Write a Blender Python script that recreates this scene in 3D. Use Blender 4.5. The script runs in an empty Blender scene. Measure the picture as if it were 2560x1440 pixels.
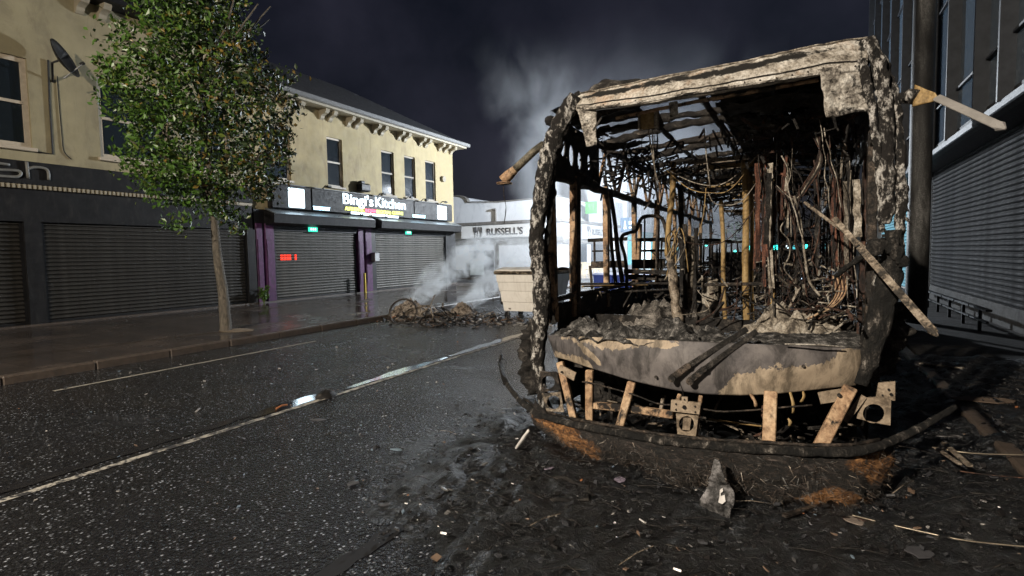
import bpy, math, random
from mathutils import Vector, Matrix, noise as mnoise

# ------------------------------------------------------------------ camera, sky, sun, lamps, exposure
scene = bpy.context.scene
COL = scene.collection
R = math.radians
CAM_H, FPX = 1.65, 1350.0
YAW, PITCH, ROLL = R(27.979), R(-3.623), R(1.0)
_F = Vector((-math.sin(YAW) * math.cos(PITCH), math.cos(YAW) * math.cos(PITCH), math.sin(PITCH)))
_r = Vector((math.cos(YAW), math.sin(YAW), 0)); _u = _r.cross(_F)
_R = _r * math.cos(ROLL) - _u * math.sin(ROLL); _U = _u * math.cos(ROLL) + _r * math.sin(ROLL)
cam = bpy.data.objects.new('camera', bpy.data.cameras.new('camera')); COL.objects.link(cam)
m3 = Matrix((_R, _U, -_F)).transposed(); cam.matrix_world = Matrix.Translation((0, 0, CAM_H)) @ m3.to_4x4()
cam.data.sensor_width = 36; cam.data.lens = FPX / 2560 * 36; cam.data.clip_end = 2000; cam.data.clip_start = .05
scene.camera = cam

world = bpy.data.worlds.new('World'); scene.world = world; world.use_nodes = True
wn = world.node_tree.nodes; wl = world.node_tree.links
for n in list(wn): wn.remove(n)
w_out = wn.new('ShaderNodeOutputWorld'); w_bg = wn.new('ShaderNodeBackground')
w_sky = wn.new('ShaderNodeTexSky'); w_sky.sky_type = 'NISHITA'; w_sky.sun_disc = False
SUN_EL, SUN_ROT = R(8), R(205)
w_sky.sun_elevation = SUN_EL; w_sky.sun_rotation = SUN_ROT
w_tc = wn.new('ShaderNodeTexCoord'); w_noise = wn.new('ShaderNodeTexNoise')
w_noise.inputs['Scale'].default_value = 2.8; w_noise.inputs['Detail'].default_value = 6; w_noise.inputs['Roughness'].default_value = .55
w_ramp = wn.new('ShaderNodeValToRGB')
w_ramp.color_ramp.elements[0].position = .36; w_ramp.color_ramp.elements[0].color = (.0040, .0042, .0085, 1)
w_ramp.color_ramp.elements[1].position = .72; w_ramp.color_ramp.elements[1].color = (.022, .021, .034, 1)
w_mix = wn.new('ShaderNodeMix'); w_mix.data_type = 'RGBA'; w_mix.blend_type = 'ADD'; w_mix.inputs[0].default_value = .002
wl.new(w_tc.outputs['Generated'], w_noise.inputs['Vector']); wl.new(w_noise.outputs['Fac'], w_ramp.inputs['Fac'])
wl.new(w_ramp.outputs['Color'], w_mix.inputs[6]); wl.new(w_sky.outputs['Color'], w_mix.inputs[7])
wl.new(w_mix.outputs[2], w_bg.inputs['Color']); w_bg.inputs['Strength'].default_value = 1.0
wl.new(w_bg.outputs[0], w_out.inputs['Surface'])

def light(name, kind, loc, energy, color, size=.2, parent=None):
    d = bpy.data.lights.new(name, kind); d.energy = energy; d.color = color
    if kind == 'POINT': d.shadow_soft_size = size
    o = bpy.data.objects.new(name, d); COL.objects.link(o); o.location = loc
    return o
sun = light('sun', 'SUN', (0, 0, 20), .015, (.7, .8, 1.0)); sun.data.angle = R(12)
sun.rotation_euler = Vector((-math.sin(SUN_ROT) * math.cos(SUN_EL), -math.cos(SUN_ROT) * math.cos(SUN_EL), -.5)).to_track_quat('-Z', 'Y').to_euler()
WARM, COOL = (1.0, .88, .72), (.86, .93, 1.0)
LAMP_WARM = (-4.5, -8.0, 8.0); LAMP_COOL = (-8.0, 29.5, 6.2)
E_WARM, E_COOL = 16500, 24000

scene.view_settings.view_transform = 'Standard'; scene.view_settings.look = 'None'
scene.view_settings.exposure = 0; scene.view_settings.gamma = 1
scene.cycles.use_denoising = True
scene.cycles.max_bounces = 6; scene.cycles.volume_bounces = 4; scene.cycles.transparent_max_bounces = 12
scene.cycles.volume_step_rate = 1.5; scene.cycles.volume_max_steps = 96
scene.cycles.sample_clamp_indirect = 2; scene.cycles.sample_clamp_direct = 3

# ------------------------------------------------------------------ helpers
def ray(x, y): return _F + _R * ((x - 1280) / FPX) + _U * ((720 - y) / FPX)
def at(x, y, axis, val):
    """the place seen at a photo point on the real plane axis = val"""
    d = ray(x, y); i = 'xyz'.index(axis); o = (0, 0, CAM_H)[i]
    t = (val - o) / d[i]; return Vector((0, 0, CAM_H)) + d * t
def AX(x, y, v): return at(x, y, 'x', v)
def AY(x, y, v): return at(x, y, 'y', v)
def AZ(x, y, v=0.0): return at(x, y, 'z', v)

def nz(p, s=1.0, seed=0.0): return mnoise.noise(Vector(p) * s + Vector((seed * 7.3, seed * 3.1, seed * 5.7)))
def nz3(p, s=1.0, seed=0.0):
    return Vector((nz(p, s, seed), nz(p, s, seed + 11.1), nz(p, s, seed + 23.7)))

def base_of(parent):
    b = Vector((0, 0, 0))
    while parent is not None: b = b + parent.location; parent = parent.parent
    return b

class MB:
    """collects geometry in world coordinates; build() links it as one mesh object"""
    def __init__(s): s.v = []; s.f = []; s.m = []
    def add(s, vs, fs, mi=0):
        k = len(s.v); s.v += [tuple(v) for v in vs]; s.f += [tuple(i + k for i in f) for f in fs]; s.m += [mi] * len(fs); return s
    def box(s, c, size, rot=None, mi=0, bev=0):
        hx, hy, hz = size[0] / 2, size[1] / 2, size[2] / 2; c = Vector(c)
        if bev:
            b = min(bev, hx * .9, hy * .9, hz * .9); pts = []
            for sz in (-1, 1):
                for ring in ((1, 0), (0, 1)):
                    pass
            # chamfered box: 24 points
            for sx in (-1, 1):
                for sy in (-1, 1):
                    for sz in (-1, 1):
                        pts += [Vector((sx * hx, sy * (hy - b), sz * (hz - b))), Vector((sx * (hx - b), sy * hy, sz * (hz - b))), Vector((sx * (hx - b), sy * (hy - b), sz * hz))]
            def I(sx, sy, sz, k): return (((sx > 0) * 2 + (sy > 0)) * 2 + (sz > 0)) * 3 + k
            fs = []
            for a in (-1, 1):
                fs.append([I(a, -1, -1, 0), I(a, 1, -1, 0), I(a, 1, 1, 0), I(a, -1, 1, 0)][::a])
                fs.append([I(-1, a, -1, 1), I(1, a, -1, 1), I(1, a, 1, 1), I(-1, a, 1, 1)][::-a])
                fs.append([I(-1, -1, a, 2), I(1, -1, a, 2), I(1, 1, a, 2), I(-1, 1, a, 2)][::a])
            for a in (-1, 1):
                for b2 in (-1, 1):
                    q = [I(a, b2, -1, 0), I(a, b2, -1, 1), I(a, b2, 1, 1), I(a, b2, 1, 0)]; fs.append(q if a * b2 < 0 else q[::-1])
                    q = [I(a, -1, b2, 0), I(a, -1, b2, 2), I(a, 1, b2, 2), I(a, 1, b2, 0)]; fs.append(q if a * b2 > 0 else q[::-1])
                    q = [I(-1, a, b2, 1), I(-1, a, b2, 2), I(1, a, b2, 2), I(1, a, b2, 1)]; fs.append(q if a * b2 < 0 else q[::-1])
                    for c2 in (-1, 1):
                        q = [I(a, b2, c2, 0), I(a, b2, c2, 1), I(a, b2, c2, 2)]; fs.append(q if a * b2 * c2 > 0 else q[::-1])
            if rot is not None: pts = [rot @ p for p in pts]
            return s.add([p + c for p in pts], [tuple(f) for f in fs], mi)
        pts = [Vector((x, y, z)) for x in (-hx, hx) for y in (-hy, hy) for z in (-hz, hz)]
        if rot is not None: pts = [rot @ p for p in pts]
        return s.add([p + c for p in pts], [(0, 1, 3, 2), (4, 6, 7, 5), (0, 4, 5, 1), (2, 3, 7, 6), (0, 2, 6, 4), (1, 5, 7, 3)], mi)
    def span(s, lo, hi, mi=0, bev=0):
        return s.box([(a + b) / 2 for a, b in zip(lo, hi)], [abs(b - a) for a, b in zip(lo, hi)], mi=mi, bev=bev)
    def bar(s, a, b, w, d=None, up=(0, 0, 1), mi=0, bev=0):
        """rectangular bar from a to b, w wide, d deep"""
        a, b = Vector(a), Vector(b); d = d or w; z = (b - a); L = z.length; z.normalize(); up = Vector(up)
        x = up.cross(z)
        if x.length < 1e-3: x = Vector((1, 0, 0)).cross(z)
        x.normalize(); y = z.cross(x); rot = Matrix((x, y, z)).transposed()
        return s.box((a + b) / 2, (w, d, L), rot, mi, bev)
    def tube(s, pts, r, n=8, lump=0.0, fr=9.0, seed=0.0, sub=0, mi=0, flat=1.0, caps=True):
        pts = [Vector(p) for p in pts]; rs = list(r) if hasattr(r, '__len__') else [r] * len(pts)
        if sub:
            P2, R2 = [], []
            for i in range(len(pts) - 1):
                p0 = pts[max(i - 1, 0)]; p1 = pts[i]; p2 = pts[i + 1]; p3 = pts[min(i + 2, len(pts) - 1)]
                for k in range(sub):
                    t = k / sub
                    P2.append(.5 * ((2 * p1) + (p2 - p0) * t + (2 * p0 - 5 * p1 + 4 * p2 - p3) * t * t + (3 * p1 - p0 - 3 * p2 + p3) * t ** 3))
                    R2.append(rs[i] * (1 - t) + rs[i + 1] * t)
            P2.append(pts[-1]); R2.append(rs[-1]); pts, rs = P2, R2
        vs = []; prev = None
        for i, p in enumerate(pts):
            t = (pts[min(i + 1, len(pts) - 1)] - pts[max(i - 1, 0)])
            t = t.normalized() if t.length > 1e-9 else Vector((0, 0, 1))
            if prev is None:
                x = t.orthogonal().normalized()
            else:
                x = prev - t * prev.dot(t); x = x.normalized() if x.length > 1e-6 else t.orthogonal().normalized()
            prev = x; y = t.cross(x)
            for k in range(n):
                a = 2 * math.pi * k / n; dvec = x * math.cos(a) + y * math.sin(a) * flat
                q = p + dvec * rs[i]
                if lump: q = q + dvec * (nz(q, fr, seed) + .6 * nz(q, fr * 2.7, seed + 3)) * lump
                vs.append(q)
        fs = [(i * n + k, i * n + (k + 1) % n, (i + 1) * n + (k + 1) % n, (i + 1) * n + k) for i in range(len(pts) - 1) for k in range(n)]
        if caps: fs += [tuple(range(n))[::-1], tuple((len(pts) - 1) * n + k for k in range(n))]
        return s.add(vs, fs, mi)
    def sheet(s, fn, nu, nv, thick=None, mi=0):
        """grid surface fn(u, v) with u, v in 0..1; thick = offset vector or fn(u,v) for the back"""
        vs = [fn(i / nu, j / nv) for j in range(nv + 1) for i in range(nu + 1)]
        fs = [(j * (nu + 1) + i, j * (nu + 1) + i + 1, (j + 1) * (nu + 1) + i + 1, (j + 1) * (nu + 1) + i) for j in range(nv) for i in range(nu)]
        if thick is not None:
            n = len(vs); off = Vector(thick); vs = vs + [Vector(v) + off for v in vs]
            fs = fs + [tuple(k + n for k in f)[::-1] for f in fs]
            edge = [i for i in range(nu + 1)] + [j * (nu + 1) + nu for j in range(1, nv + 1)] + [nv * (nu + 1) + i for i in range(nu - 1, -1, -1)] + [j * (nu + 1) for j in range(nv - 1, 0, -1)]
            for a, b in zip(edge, edge[1:] + edge[:1]): fs.append((b, a, a + n, b + n))
        return s.add(vs, fs, mi)
    def prism(s, poly, off, mi=0):
        """planar polygon extruded by the vector off"""
        poly = [Vector(p) for p in poly]; n = len(poly); off = Vector(off)
        fs = [tuple(range(n))[::-1], tuple(range(n, 2 * n))] + [(i, (i + 1) % n, n + (i + 1) % n, n + i) for i in range(n)]
        return s.add(poly + [p + off for p in poly], fs, mi)
    def build(s, name, mat, parent=None, smooth=False):
        b = base_of(parent); me = bpy.data.meshes.new(name)
        me.from_pydata([(v[0] - b[0], v[1] - b[1], v[2] - b[2]) for v in s.v], [], s.f)
        for mm in (mat if isinstance(mat, (list, tuple)) else [mat]): me.materials.append(mm)
        if isinstance(mat, (list, tuple)): me.polygons.foreach_set('material_index', s.m)
        if smooth: me.polygons.foreach_set('use_smooth', [True] * len(me.polygons))
        me.update()
        o = bpy.data.objects.new(name, me); COL.objects.link(o); o.parent = parent
        return o

def tag(o, label=None, cat=None, group=None, kind=None):
    if label: o['label'] = label
    if cat: o['category'] = cat
    if group: o['group'] = group
    if kind: o['kind'] = kind
    return o
def thing(name, loc, label, cat, group=None):
    o = bpy.data.objects.new(name, None); COL.objects.link(o); o.location = loc; o.empty_display_size = .2
    return tag(o, label, cat, group)
def clone(o, name, offset, parent):
    """another piece sharing o's mesh, moved by offset"""
    c = o.copy(); c.name = name; COL.objects.link(c); c.parent = parent; c.location = Vector(o.location) + Vector(offset)
    for k in ('label', 'category', 'group'):
        if k in c: del c[k]
    return c

def text(name, body, loc, size, mat, parent, face='+x', bold=0.0, extrude=.01, align='LEFT', xscale=1.0, spacing=1.0):
    cu = bpy.data.curves.new(name, 'FONT'); cu.body = body; cu.size = size; cu.extrude = extrude; cu.offset = bold
    cu.align_x = align; cu.space_character = spacing; cu.resolution_u = 3
    o = bpy.data.objects.new(name, cu); COL.objects.link(o); cu.materials.append(mat)
    o.rotation_euler = {'+x': (R(90), 0, R(90)), '-y': (R(90), 0, 0), '-x': (R(90), 0, R(-90))}[face]
    o.scale = (xscale, 1, 1); o.parent = parent; o.location = Vector(loc) - base_of(parent)
    bpy.context.view_layer.update()
    me = bpy.data.meshes.new_from_object(o.evaluated_get(bpy.context.evaluated_depsgraph_get())); me.name = name
    me.materials.clear(); me.materials.append(mat)
    q = bpy.data.objects.new(name, me); q.rotation_euler = o.rotation_euler; q.scale = o.scale; q.location = o.location
    bpy.data.objects.remove(o); COL.objects.link(q); q.parent = parent
    return q

# ------------------------------------------------------------------ materials
MATS = {}
class NT:
    def __init__(s, name):
        s.mat = bpy.data.materials.new(name); s.mat.use_nodes = True; s.t = s.mat.node_tree
        for n in list(s.t.nodes): s.t.nodes.remove(n)
        s.out = s.t.nodes.new('ShaderNodeOutputMaterial'); MATS[name] = s.mat
    def n(s, typ, ins=None, **kw):
        nd = s.t.nodes.new(typ)
        for k, v in kw.items(): setattr(nd, k, v)
        for k, v in (ins or {}).items():
            if isinstance(v, bpy.types.NodeSocket): s.t.links.new(v, nd.inputs[k])
            else: nd.inputs[k].default_value = v
        return nd
    def coords(s, scale=(1, 1, 1)):
        tc = s.n('ShaderNodeTexCoord'); mp = s.n('ShaderNodeMapping', {'Vector': tc.outputs['Object'], 'Scale': scale}); return mp.outputs[0]
    def noise(s, vec, scale, detail=4, rough=.6, dist=0):
        return s.n('ShaderNodeTexNoise', {'Vector': vec, 'Scale': scale, 'Detail': detail, 'Roughness': rough, 'Distortion': dist}).outputs['Fac']
    def ramp(s, fac, stops, interp='LINEAR'):
        nd = s.n('ShaderNodeValToRGB', {'Fac': fac}); cr = nd.color_ramp; cr.interpolation = interp
        while len(cr.elements) < len(stops): cr.elements.new(.5)
        for e, (p, c) in zip(cr.elements, stops):
            e.position = p; e.color = (c, c, c, 1) if isinstance(c, (int, float)) else (*c, 1)
        return nd.outputs['Color']
    def mix(s, fac, a, b, blend='MIX'):
        nd = s.t.nodes.new('ShaderNodeMix'); nd.data_type = 'RGBA'; nd.blend_type = blend
        for i, v in ((0, fac), (6, a), (7, b)):
            if isinstance(v, bpy.types.NodeSocket): s.t.links.new(v, nd.inputs[i])
            elif i == 0: nd.inputs[0].default_value = v
            else: nd.inputs[i].default_value = (*v, 1) if not isinstance(v, (int, float)) else (v, v, v, 1)
        return nd.outputs[2]
    def math(s, op, a, b=0.0):
        nd = s.n('ShaderNodeMath', operation=op)
        for i, v in ((0, a), (1, b)):
            if isinstance(v, bpy.types.NodeSocket): s.t.links.new(v, nd.inputs[i])
            else: nd.inputs[i].default_value = v
        return nd.outputs[0]
    def bump(s, h, strength=.5, dist=.02):
        return s.n('ShaderNodeBump', {'Height': h, 'Strength': strength, 'Distance': dist}).outputs[0]
    def bsdf(s, **k):
        ins = {}
        for a, v in k.items():
            key = {'color': 'Base Color', 'rough': 'Roughness', 'metal': 'Metallic', 'normal': 'Normal', 'spec': 'Specular IOR Level', 'emit': 'Emission Color', 'estr': 'Emission Strength', 'alpha': 'Alpha', 'trans': 'Transmission Weight', 'coat': 'Coat Weight', 'sss': 'Subsurface Weight'}[a]
            if a in ('color', 'emit') and isinstance(v, tuple): v = (*v, 1)
            ins[key] = v
        b = s.n('ShaderNodeBsdfPrincipled', ins); s.t.links.new(b.outputs[0], s.out.inputs['Surface']); return s.mat

def plain(name, color, rough=.6, metal=0.0, var=.25, scale=6.0, bump=.15, dirt=None, spec=.5):
    """a painted or bare surface with blotchy tone, grime and fine relief"""
    t = NT(name); c = t.coords(); f = t.noise(c, scale, 6, .65)
    dark = tuple(x * (1 - var) for x in color); lite = tuple(min(1, x * (1 + var)) for x in color)
    col = t.ramp(f, [(.3, dark), (.7, lite)])
    if dirt:
        g = t.noise(t.coords((1, 1, .35)), scale * 1.7, 8, .7, .6)
        col = t.mix(t.ramp(g, [(.5, 0.0), (.72, 1.0)]), col, dirt)
    rr = t.ramp(t.noise(c, scale * 3, 4), [(.3, max(0, rough - .12)), (.7, min(1, rough + .12))])
    return t.bsdf(color=col, rough=rr, metal=metal, normal=t.bump(t.noise(c, scale * 12, 5), bump, .01), spec=spec)
def glow(name, color, strength):
    t = NT(name); e = t.n('ShaderNodeEmission', {'Color': (*color, 1), 'Strength': strength}); t.t.links.new(e.outputs[0], t.out.inputs['Surface']); return t.mat

def burnt(name, stops, scale=(6, 6, 6), bump=.6, rough=.8, fine=60, metal=0.0, detail=9, nrough=.7, dist=.4, contrast=1.9, soot=None, spec=.35, pit=.7):
    """fire-damaged surface: stops run from the charred to the bleached colour"""
    t = NT(name); c = t.coords(scale); f = t.noise(c, 1.0, detail, nrough, dist)
    f = t.math('ADD', t.math('MULTIPLY', t.math('SUBTRACT', f, .5), contrast), .5); f2 = t.noise(t.coords(), fine, 5, .7)
    col = t.ramp(t.math('ADD', f, t.math('MULTIPLY', t.math('SUBTRACT', f2, .5), .35)), stops)
    col = t.mix(pit, col, t.ramp(f2, [(.33, .12), (.6, 1.0)]), 'MULTIPLY')
    if soot:                                                        # large black burnt patches
        g = t.noise(t.coords(soot[0]), 1.0, 8, .68, .5); col = t.mix(t.ramp(g, [(soot[1], 1.0), (soot[2], 0.0)]), col, (.012, .010, .009))
    h = t.math('ADD', f, t.math('MULTIPLY', f2, .5))
    return t.bsdf(color=col, rough=rough, metal=metal, normal=t.bump(h, bump, .03), spec=spec)

M_WALL = plain('cream_render', (.335, .275, .155), .85, var=.18, scale=1.3, bump=.2, dirt=(.22, .17, .10))
M_WALL_OLD = plain('old_cream_render', (.265, .23, .14), .85, var=.18, scale=1.1, bump=.2, dirt=(.17, .14, .09))
M_TRIM = plain('trim_paint', (.27, .235, .17), .6, var=.15, scale=5)
M_ROOF = plain('slate', (.035, .036, .04), .6, var=.4, scale=3, bump=.3)
M_GUTTER = plain('gutter_white', (.13, .13, .13), .4, var=.12, scale=4)
M_FRAME = plain('window_frame', (.42, .36, .28), .5, var=.15, scale=8)
M_FASCIA_DARK = plain('fascia_dark', (.012, .012, .013), .55, var=.3, scale=4, dirt=(.026, .025, .024), spec=.15)
M_PURPLE = plain('purple_paint', (.065, .018, .068), .55, var=.35, scale=7, dirt=(.02, .009, .02), spec=.25)
M_SLAT = plain('shutter_steel', (.058, .054, .047), .5, metal=.2, var=.3, scale=5, bump=.08, dirt=(.035, .032, .028), spec=.3)
M_SLAT_DARK = plain('dark_shutter_steel', (.040, .037, .033), .5, metal=.3, var=.25, scale=4, bump=.05, dirt=(.018, .017, .015), spec=.25)
M_BLACK = plain('black_paint', (.010, .010, .011), .5, var=.3, scale=6, spec=.2)
M_SILVER = plain('silver_trim', (.42, .45, .47), .35, metal=.7, var=.15, scale=6)
M_GREY_METAL = plain('grey_metal', (.20, .20, .20), .45, metal=.6, var=.2, scale=8)
M_WHITE_WALL = plain('white_render', (.66, .68, .72), .8, var=.06, scale=.8, bump=.15, dirt=(.5, .52, .56))
M_WHITE_SIGN = plain('white_sign', (.72, .72, .72), .5, var=.05, scale=2)
M_DARK_LETTER = plain('dark_letter', (.03, .03, .035), .5)
M_GREY_LETTER = plain('grey_letter', (.14, .14, .13), .5)
def glass(name, color=(.012, .016, .02)):
    t = NT(name); return t.bsdf(color=color, rough=.03, spec=.5)
M_GLASS = glass('window_glass')
M_GLASS_BLUE = glass('curtain_glass', (.055, .080, .11))
G_WHITE = glow('sign_white', (.74, .90, 1.0), 5.0)
G_BOX = glow('light_box_white', (.70, .88, 1.0), 14.0)
G_YELLOW = glow('sign_yellow', (.9, 1.0, .22), 3.0)
G_RED = glow('sign_red', (1.0, .16, .25), 3.0)
G_BLUEWHITE = glow('sign_blue_white', (.5, .82, 1.0), 4.0)
G_GREEN = glow('exit_green', (.05, .75, .5), 1.6)
G_EXIT = glow('exit_white', (.75, 1.0, .95), 2.5)
G_LEDRED = glow('led_red', (1.0, .04, .02), 2.5)
G_LEDBLUE = glow('led_blue', (.5, .65, 1.0), 4.0)
G_LAMP_W = glow('lamp_lens_warm', (1.0, .8, .5), 30); G_LAMP_C = glow('lamp_lens_cool', (.85, .93, 1.0), 30)
G_SHOP = glow('shop_light', (.70, .92, 1.0), 3.0); G_CYAN = glow('shop_cyan', (.12, .75, .85), 1.0); G_TEAL = glow('traffic_green', (.05, 1.0, .85), 4.0)
G_AMBER = glow('traffic_amber', (1.0, .5, .2), 3.0)

def asphalt():
    t = NT('wet_asphalt'); c = t.coords()
    vo = t.n('ShaderNodeTexVoronoi', {'Vector': c, 'Scale': 48.0, 'Randomness': 1.0}, feature='F1'); d = vo.outputs['Distance']
    v2 = t.n('ShaderNodeTexVoronoi', {'Vector': c, 'Scale': 125.0}, feature='F1').outputs['Distance']
    big = t.noise(c, .55, 5, .6, .3); mid = t.noise(c, 9, 6, .7)
    stone_glints = t.ramp(t.n('ShaderNodeSeparateColor', {'Color': vo.outputs['Color']}).outputs[0], [(.35, (.003, .003, .004)), (.58, (.007, .0075, .0085)), (.74, (.030, .032, .036)), (.87, (.13, .14, .155)), (1.0, (.36, .38, .42))])  # palest stone colours paint the wet glints into the base colour
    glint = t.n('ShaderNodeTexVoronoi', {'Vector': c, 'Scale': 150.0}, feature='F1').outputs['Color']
    fine_glints = t.ramp(t.n('ShaderNodeSeparateColor', {'Color': glint}).outputs[1], [(.60, 0.0), (.95, 1.0)])  # smaller painted glints, mixed into the colour below
    col = t.mix(t.ramp(d, [(.26, 0.0), (.48, 1.0)]), stone_glints, (.004, .004, .005)); col = t.mix(t.math('MULTIPLY', fine_glints, .16), col, (.15, .16, .18))
    col = t.mix(t.ramp(big, [(.42, .0), (.62, .45)]), col, (.012, .012, .014))
    h = t.math('ADD', t.math('MULTIPLY', d, -1.0), t.math('MULTIPLY', v2, -.30)); h = t.math('ADD', h, t.math('MULTIPLY', mid, .6))
    wet = t.ramp(t.noise(c, .42, 6, .62, .6), [(.40, 0.0), (.60, 1.0)])                     # patches where the water film covers the stones
    rr = t.mix(wet, t.ramp(t.noise(c, 2.2, 6, .7), [(.3, .20), (.7, .34)]), (.09, .09, .09))
    hh = t.math('MULTIPLY', h, t.math('SUBTRACT', 1.0, t.math('MULTIPLY', wet, .45)))
    return t.bsdf(color=col, rough=rr, normal=t.bump(hh, 1.0, .012), spec=.9)
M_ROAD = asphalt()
def paving():
    t = NT('wet_paving'); c = t.coords()
    br = t.n('ShaderNodeTexBrick', {'Vector': c, 'Color1': (.055, .045, .040, 1), 'Color2': (.085, .066, .055, 1), 'Mortar': (.02, .018, .017, 1), 'Scale': 1.0, 'Mortar Size': .006, 'Brick Width': .6, 'Row Height': .45, 'Bias': 0.0})
    col = t.mix(t.ramp(t.noise(c, 1.1, 6, .65), [(.35, 0.0), (.7, .7)]), br.outputs['Color'], (.03, .027, .025))
    wet = t.ramp(t.noise(c, .8, 5, .6, .5), [(.42, .06), (.62, .32)])
    h = t.math('ADD', t.math('MULTIPLY', br.outputs['Fac'], -.6), t.math('MULTIPLY', t.noise(c, 45, 5), .35))
    return t.bsdf(color=col, rough=wet, normal=t.bump(h, .25, .008), spec=.6)
M_PAVE = paving()
M_PAVE_DULL = plain('sooty_paving', (.028, .026, .025), .75, var=.4, scale=2.5, bump=.5, dirt=(.010, .010, .010), spec=.2)
M_KERB = plain('kerb_granite', (.065, .05, .04), .4, var=.3, scale=9, bump=.3, dirt=(.05, .045, .04))
def worn_paint(name, c1, cut):
    t = NT(name); c = t.coords()
    f = t.noise(c, 11, 8, .75, .3); col = t.mix(t.ramp(f, [(cut, 0.0), (cut + .06, 1.0)]), (.03, .03, .032), c1)
    return t.bsdf(color=col, rough=.45, normal=t.bump(t.noise(c, 110, 5, .7), .5, .01))
M_LINE = worn_paint('worn_white_line', (.34, .32, .28), .47)
M_LINE2 = worn_paint('thin_white_line', (.27, .25, .21), .36)
def water(name):
    t = NT(name); c = t.coords(); return t.bsdf(color=(.008, .008, .010), rough=.04, spec=1.0, normal=t.bump(t.noise(c, 45, 4, .6), .07, .01))
M_WATER = water('puddle_water')
M_TAR = NT('tar').bsdf(color=(.006, .006, .007), rough=.75, spec=.3)
# ------------------------------------------------------------------ setting: road, pavements, kerbs, markings
FX = -16.4                                   # street front of the shops on the far side
def sheet_obj(name, pts, z, mat, label=None, kind='structure'):
    mb = MB(); mb.add([(x, y, z) for x, y in pts], [tuple(range(len(pts)))]); o = mb.build(name, mat); tag(o, label, None, None, kind); return o
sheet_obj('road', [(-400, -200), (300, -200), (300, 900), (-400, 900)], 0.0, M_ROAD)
mb = MB(); mb.span((-24, -30, -.1), (-9.62, 24.6, .115)); pav = mb.build('pavement', M_PAVE); tag(pav, kind='structure')
mb = MB(); mb.span((-9.6, -30, -.1), (-9.45, -28.9, .122), bev=.02); ks = mb.build('kerb_stone', M_KERB, pav)
rnd = random.Random(4)
for i in range(1, 49):
    clone(ks, 'kerb_stone', (rnd.uniform(-.004, .004), i * 1.104, rnd.uniform(-.005, .005)), pav)
mb = MB(); mb.span((-13.6, 33.0, -.1), (-9.5, 160, .115)); o = mb.build('pavement_far', M_PAVE); tag(o, kind='structure')
mb = MB(); mb.span((-40, 30.4, -.1), (-9.5, 33.0, .112)); o = mb.build('pavement_corner', M_PAVE); tag(o, kind='structure')
mb = MB(); mb.span((1.55, -30, -.1), (14, 160, .10)); pr = mb.build('pavement_near', M_PAVE_DULL); tag(pr, kind='structure')
mb = MB(); mb.span((1.38, -10, -.1), (1.52, -8.9, .108), bev=.02); ks2 = mb.build('kerb_stone', M_KERB, pr)
for i in range(1, 36): clone(ks2, 'kerb_stone', (rnd.uniform(-.006, .006), i * 1.115, rnd.uniform(-.005, .005)), pr)
# painted lines
def line(name, x, y0, y1, w, z, mat, seed, label, wob=.012):
    mb = MB(); n = int((y1 - y0) * 12); vs = []
    for i in range(n + 1):
        y = y0 + (y1 - y0) * i / n; a = nz((x, y, 0), 3.0, seed) * wob
        vs += [(x - w / 2 + a + nz((x, y, 1), 9, seed) * wob, y, z), (x + w / 2 + a + nz((x, y, 5), 9, seed) * wob, y, z)]
    mb.add(vs, [(2 * i, 2 * i + 1, 2 * i + 3, 2 * i + 2) for i in range(n)])
    return tag(mb.build(name, mat), label, None, None, 'structure')
line('centre_line_marking', -4.86, -6, 10.2, .075, .005, M_LINE, 1, 'worn white centre line painted along the wet road')
line('edge_line_marking', -8.38, 3.25, 7.5, .07, .005, M_LINE2, 2, 'thin white line running beside the far kerb')
line('tar_seam', -2.12, -3, 4.6, .12, .004, M_TAR, 3, 'black tar seam along the road beside the bus', .05)
# standing water along the centre line
def puddle(name, x, y0, y1, w, seed, label):
    mb = MB(); n = int((y1 - y0) * 14); vs = []
    for i in range(n + 1):
        t = i / n; y = y0 + (y1 - y0) * t; ww = w * (.35 + .65 * math.sin(math.pi * min(1, max(0, t)))) * (1 + .7 * nz((x, y, 0), 2.2, seed))
        vs += [(x - ww + .03 * nz((x, y, 3), 6, seed), y, .007), (x + ww * .6 + .03 * nz((x, y, 8), 6, seed), y, .007)]
    mb.add(vs, [(2 * i, 2 * i + 1, 2 * i + 3, 2 * i + 2) for i in range(n)])
    return tag(mb.build(name, M_WATER), label, None, None, 'structure')
puddle('puddle', -5.0, 3.6, 4.7, .16, 5, 'small puddle on the centre line mirroring the light box')
puddle('puddle', -4.97, 4.9, 7.1, .12, 6, 'long thin puddle along the centre line mirroring the lit sign')
puddle('puddle', -4.98, 7.2, 10.0, .12, 7, 'pale wet strip at the far end of the centre line')
puddle('puddle', -5.06, 1.0, 3.6, .09, 8, 'dark wet strip beside the near part of the centre line')

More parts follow.
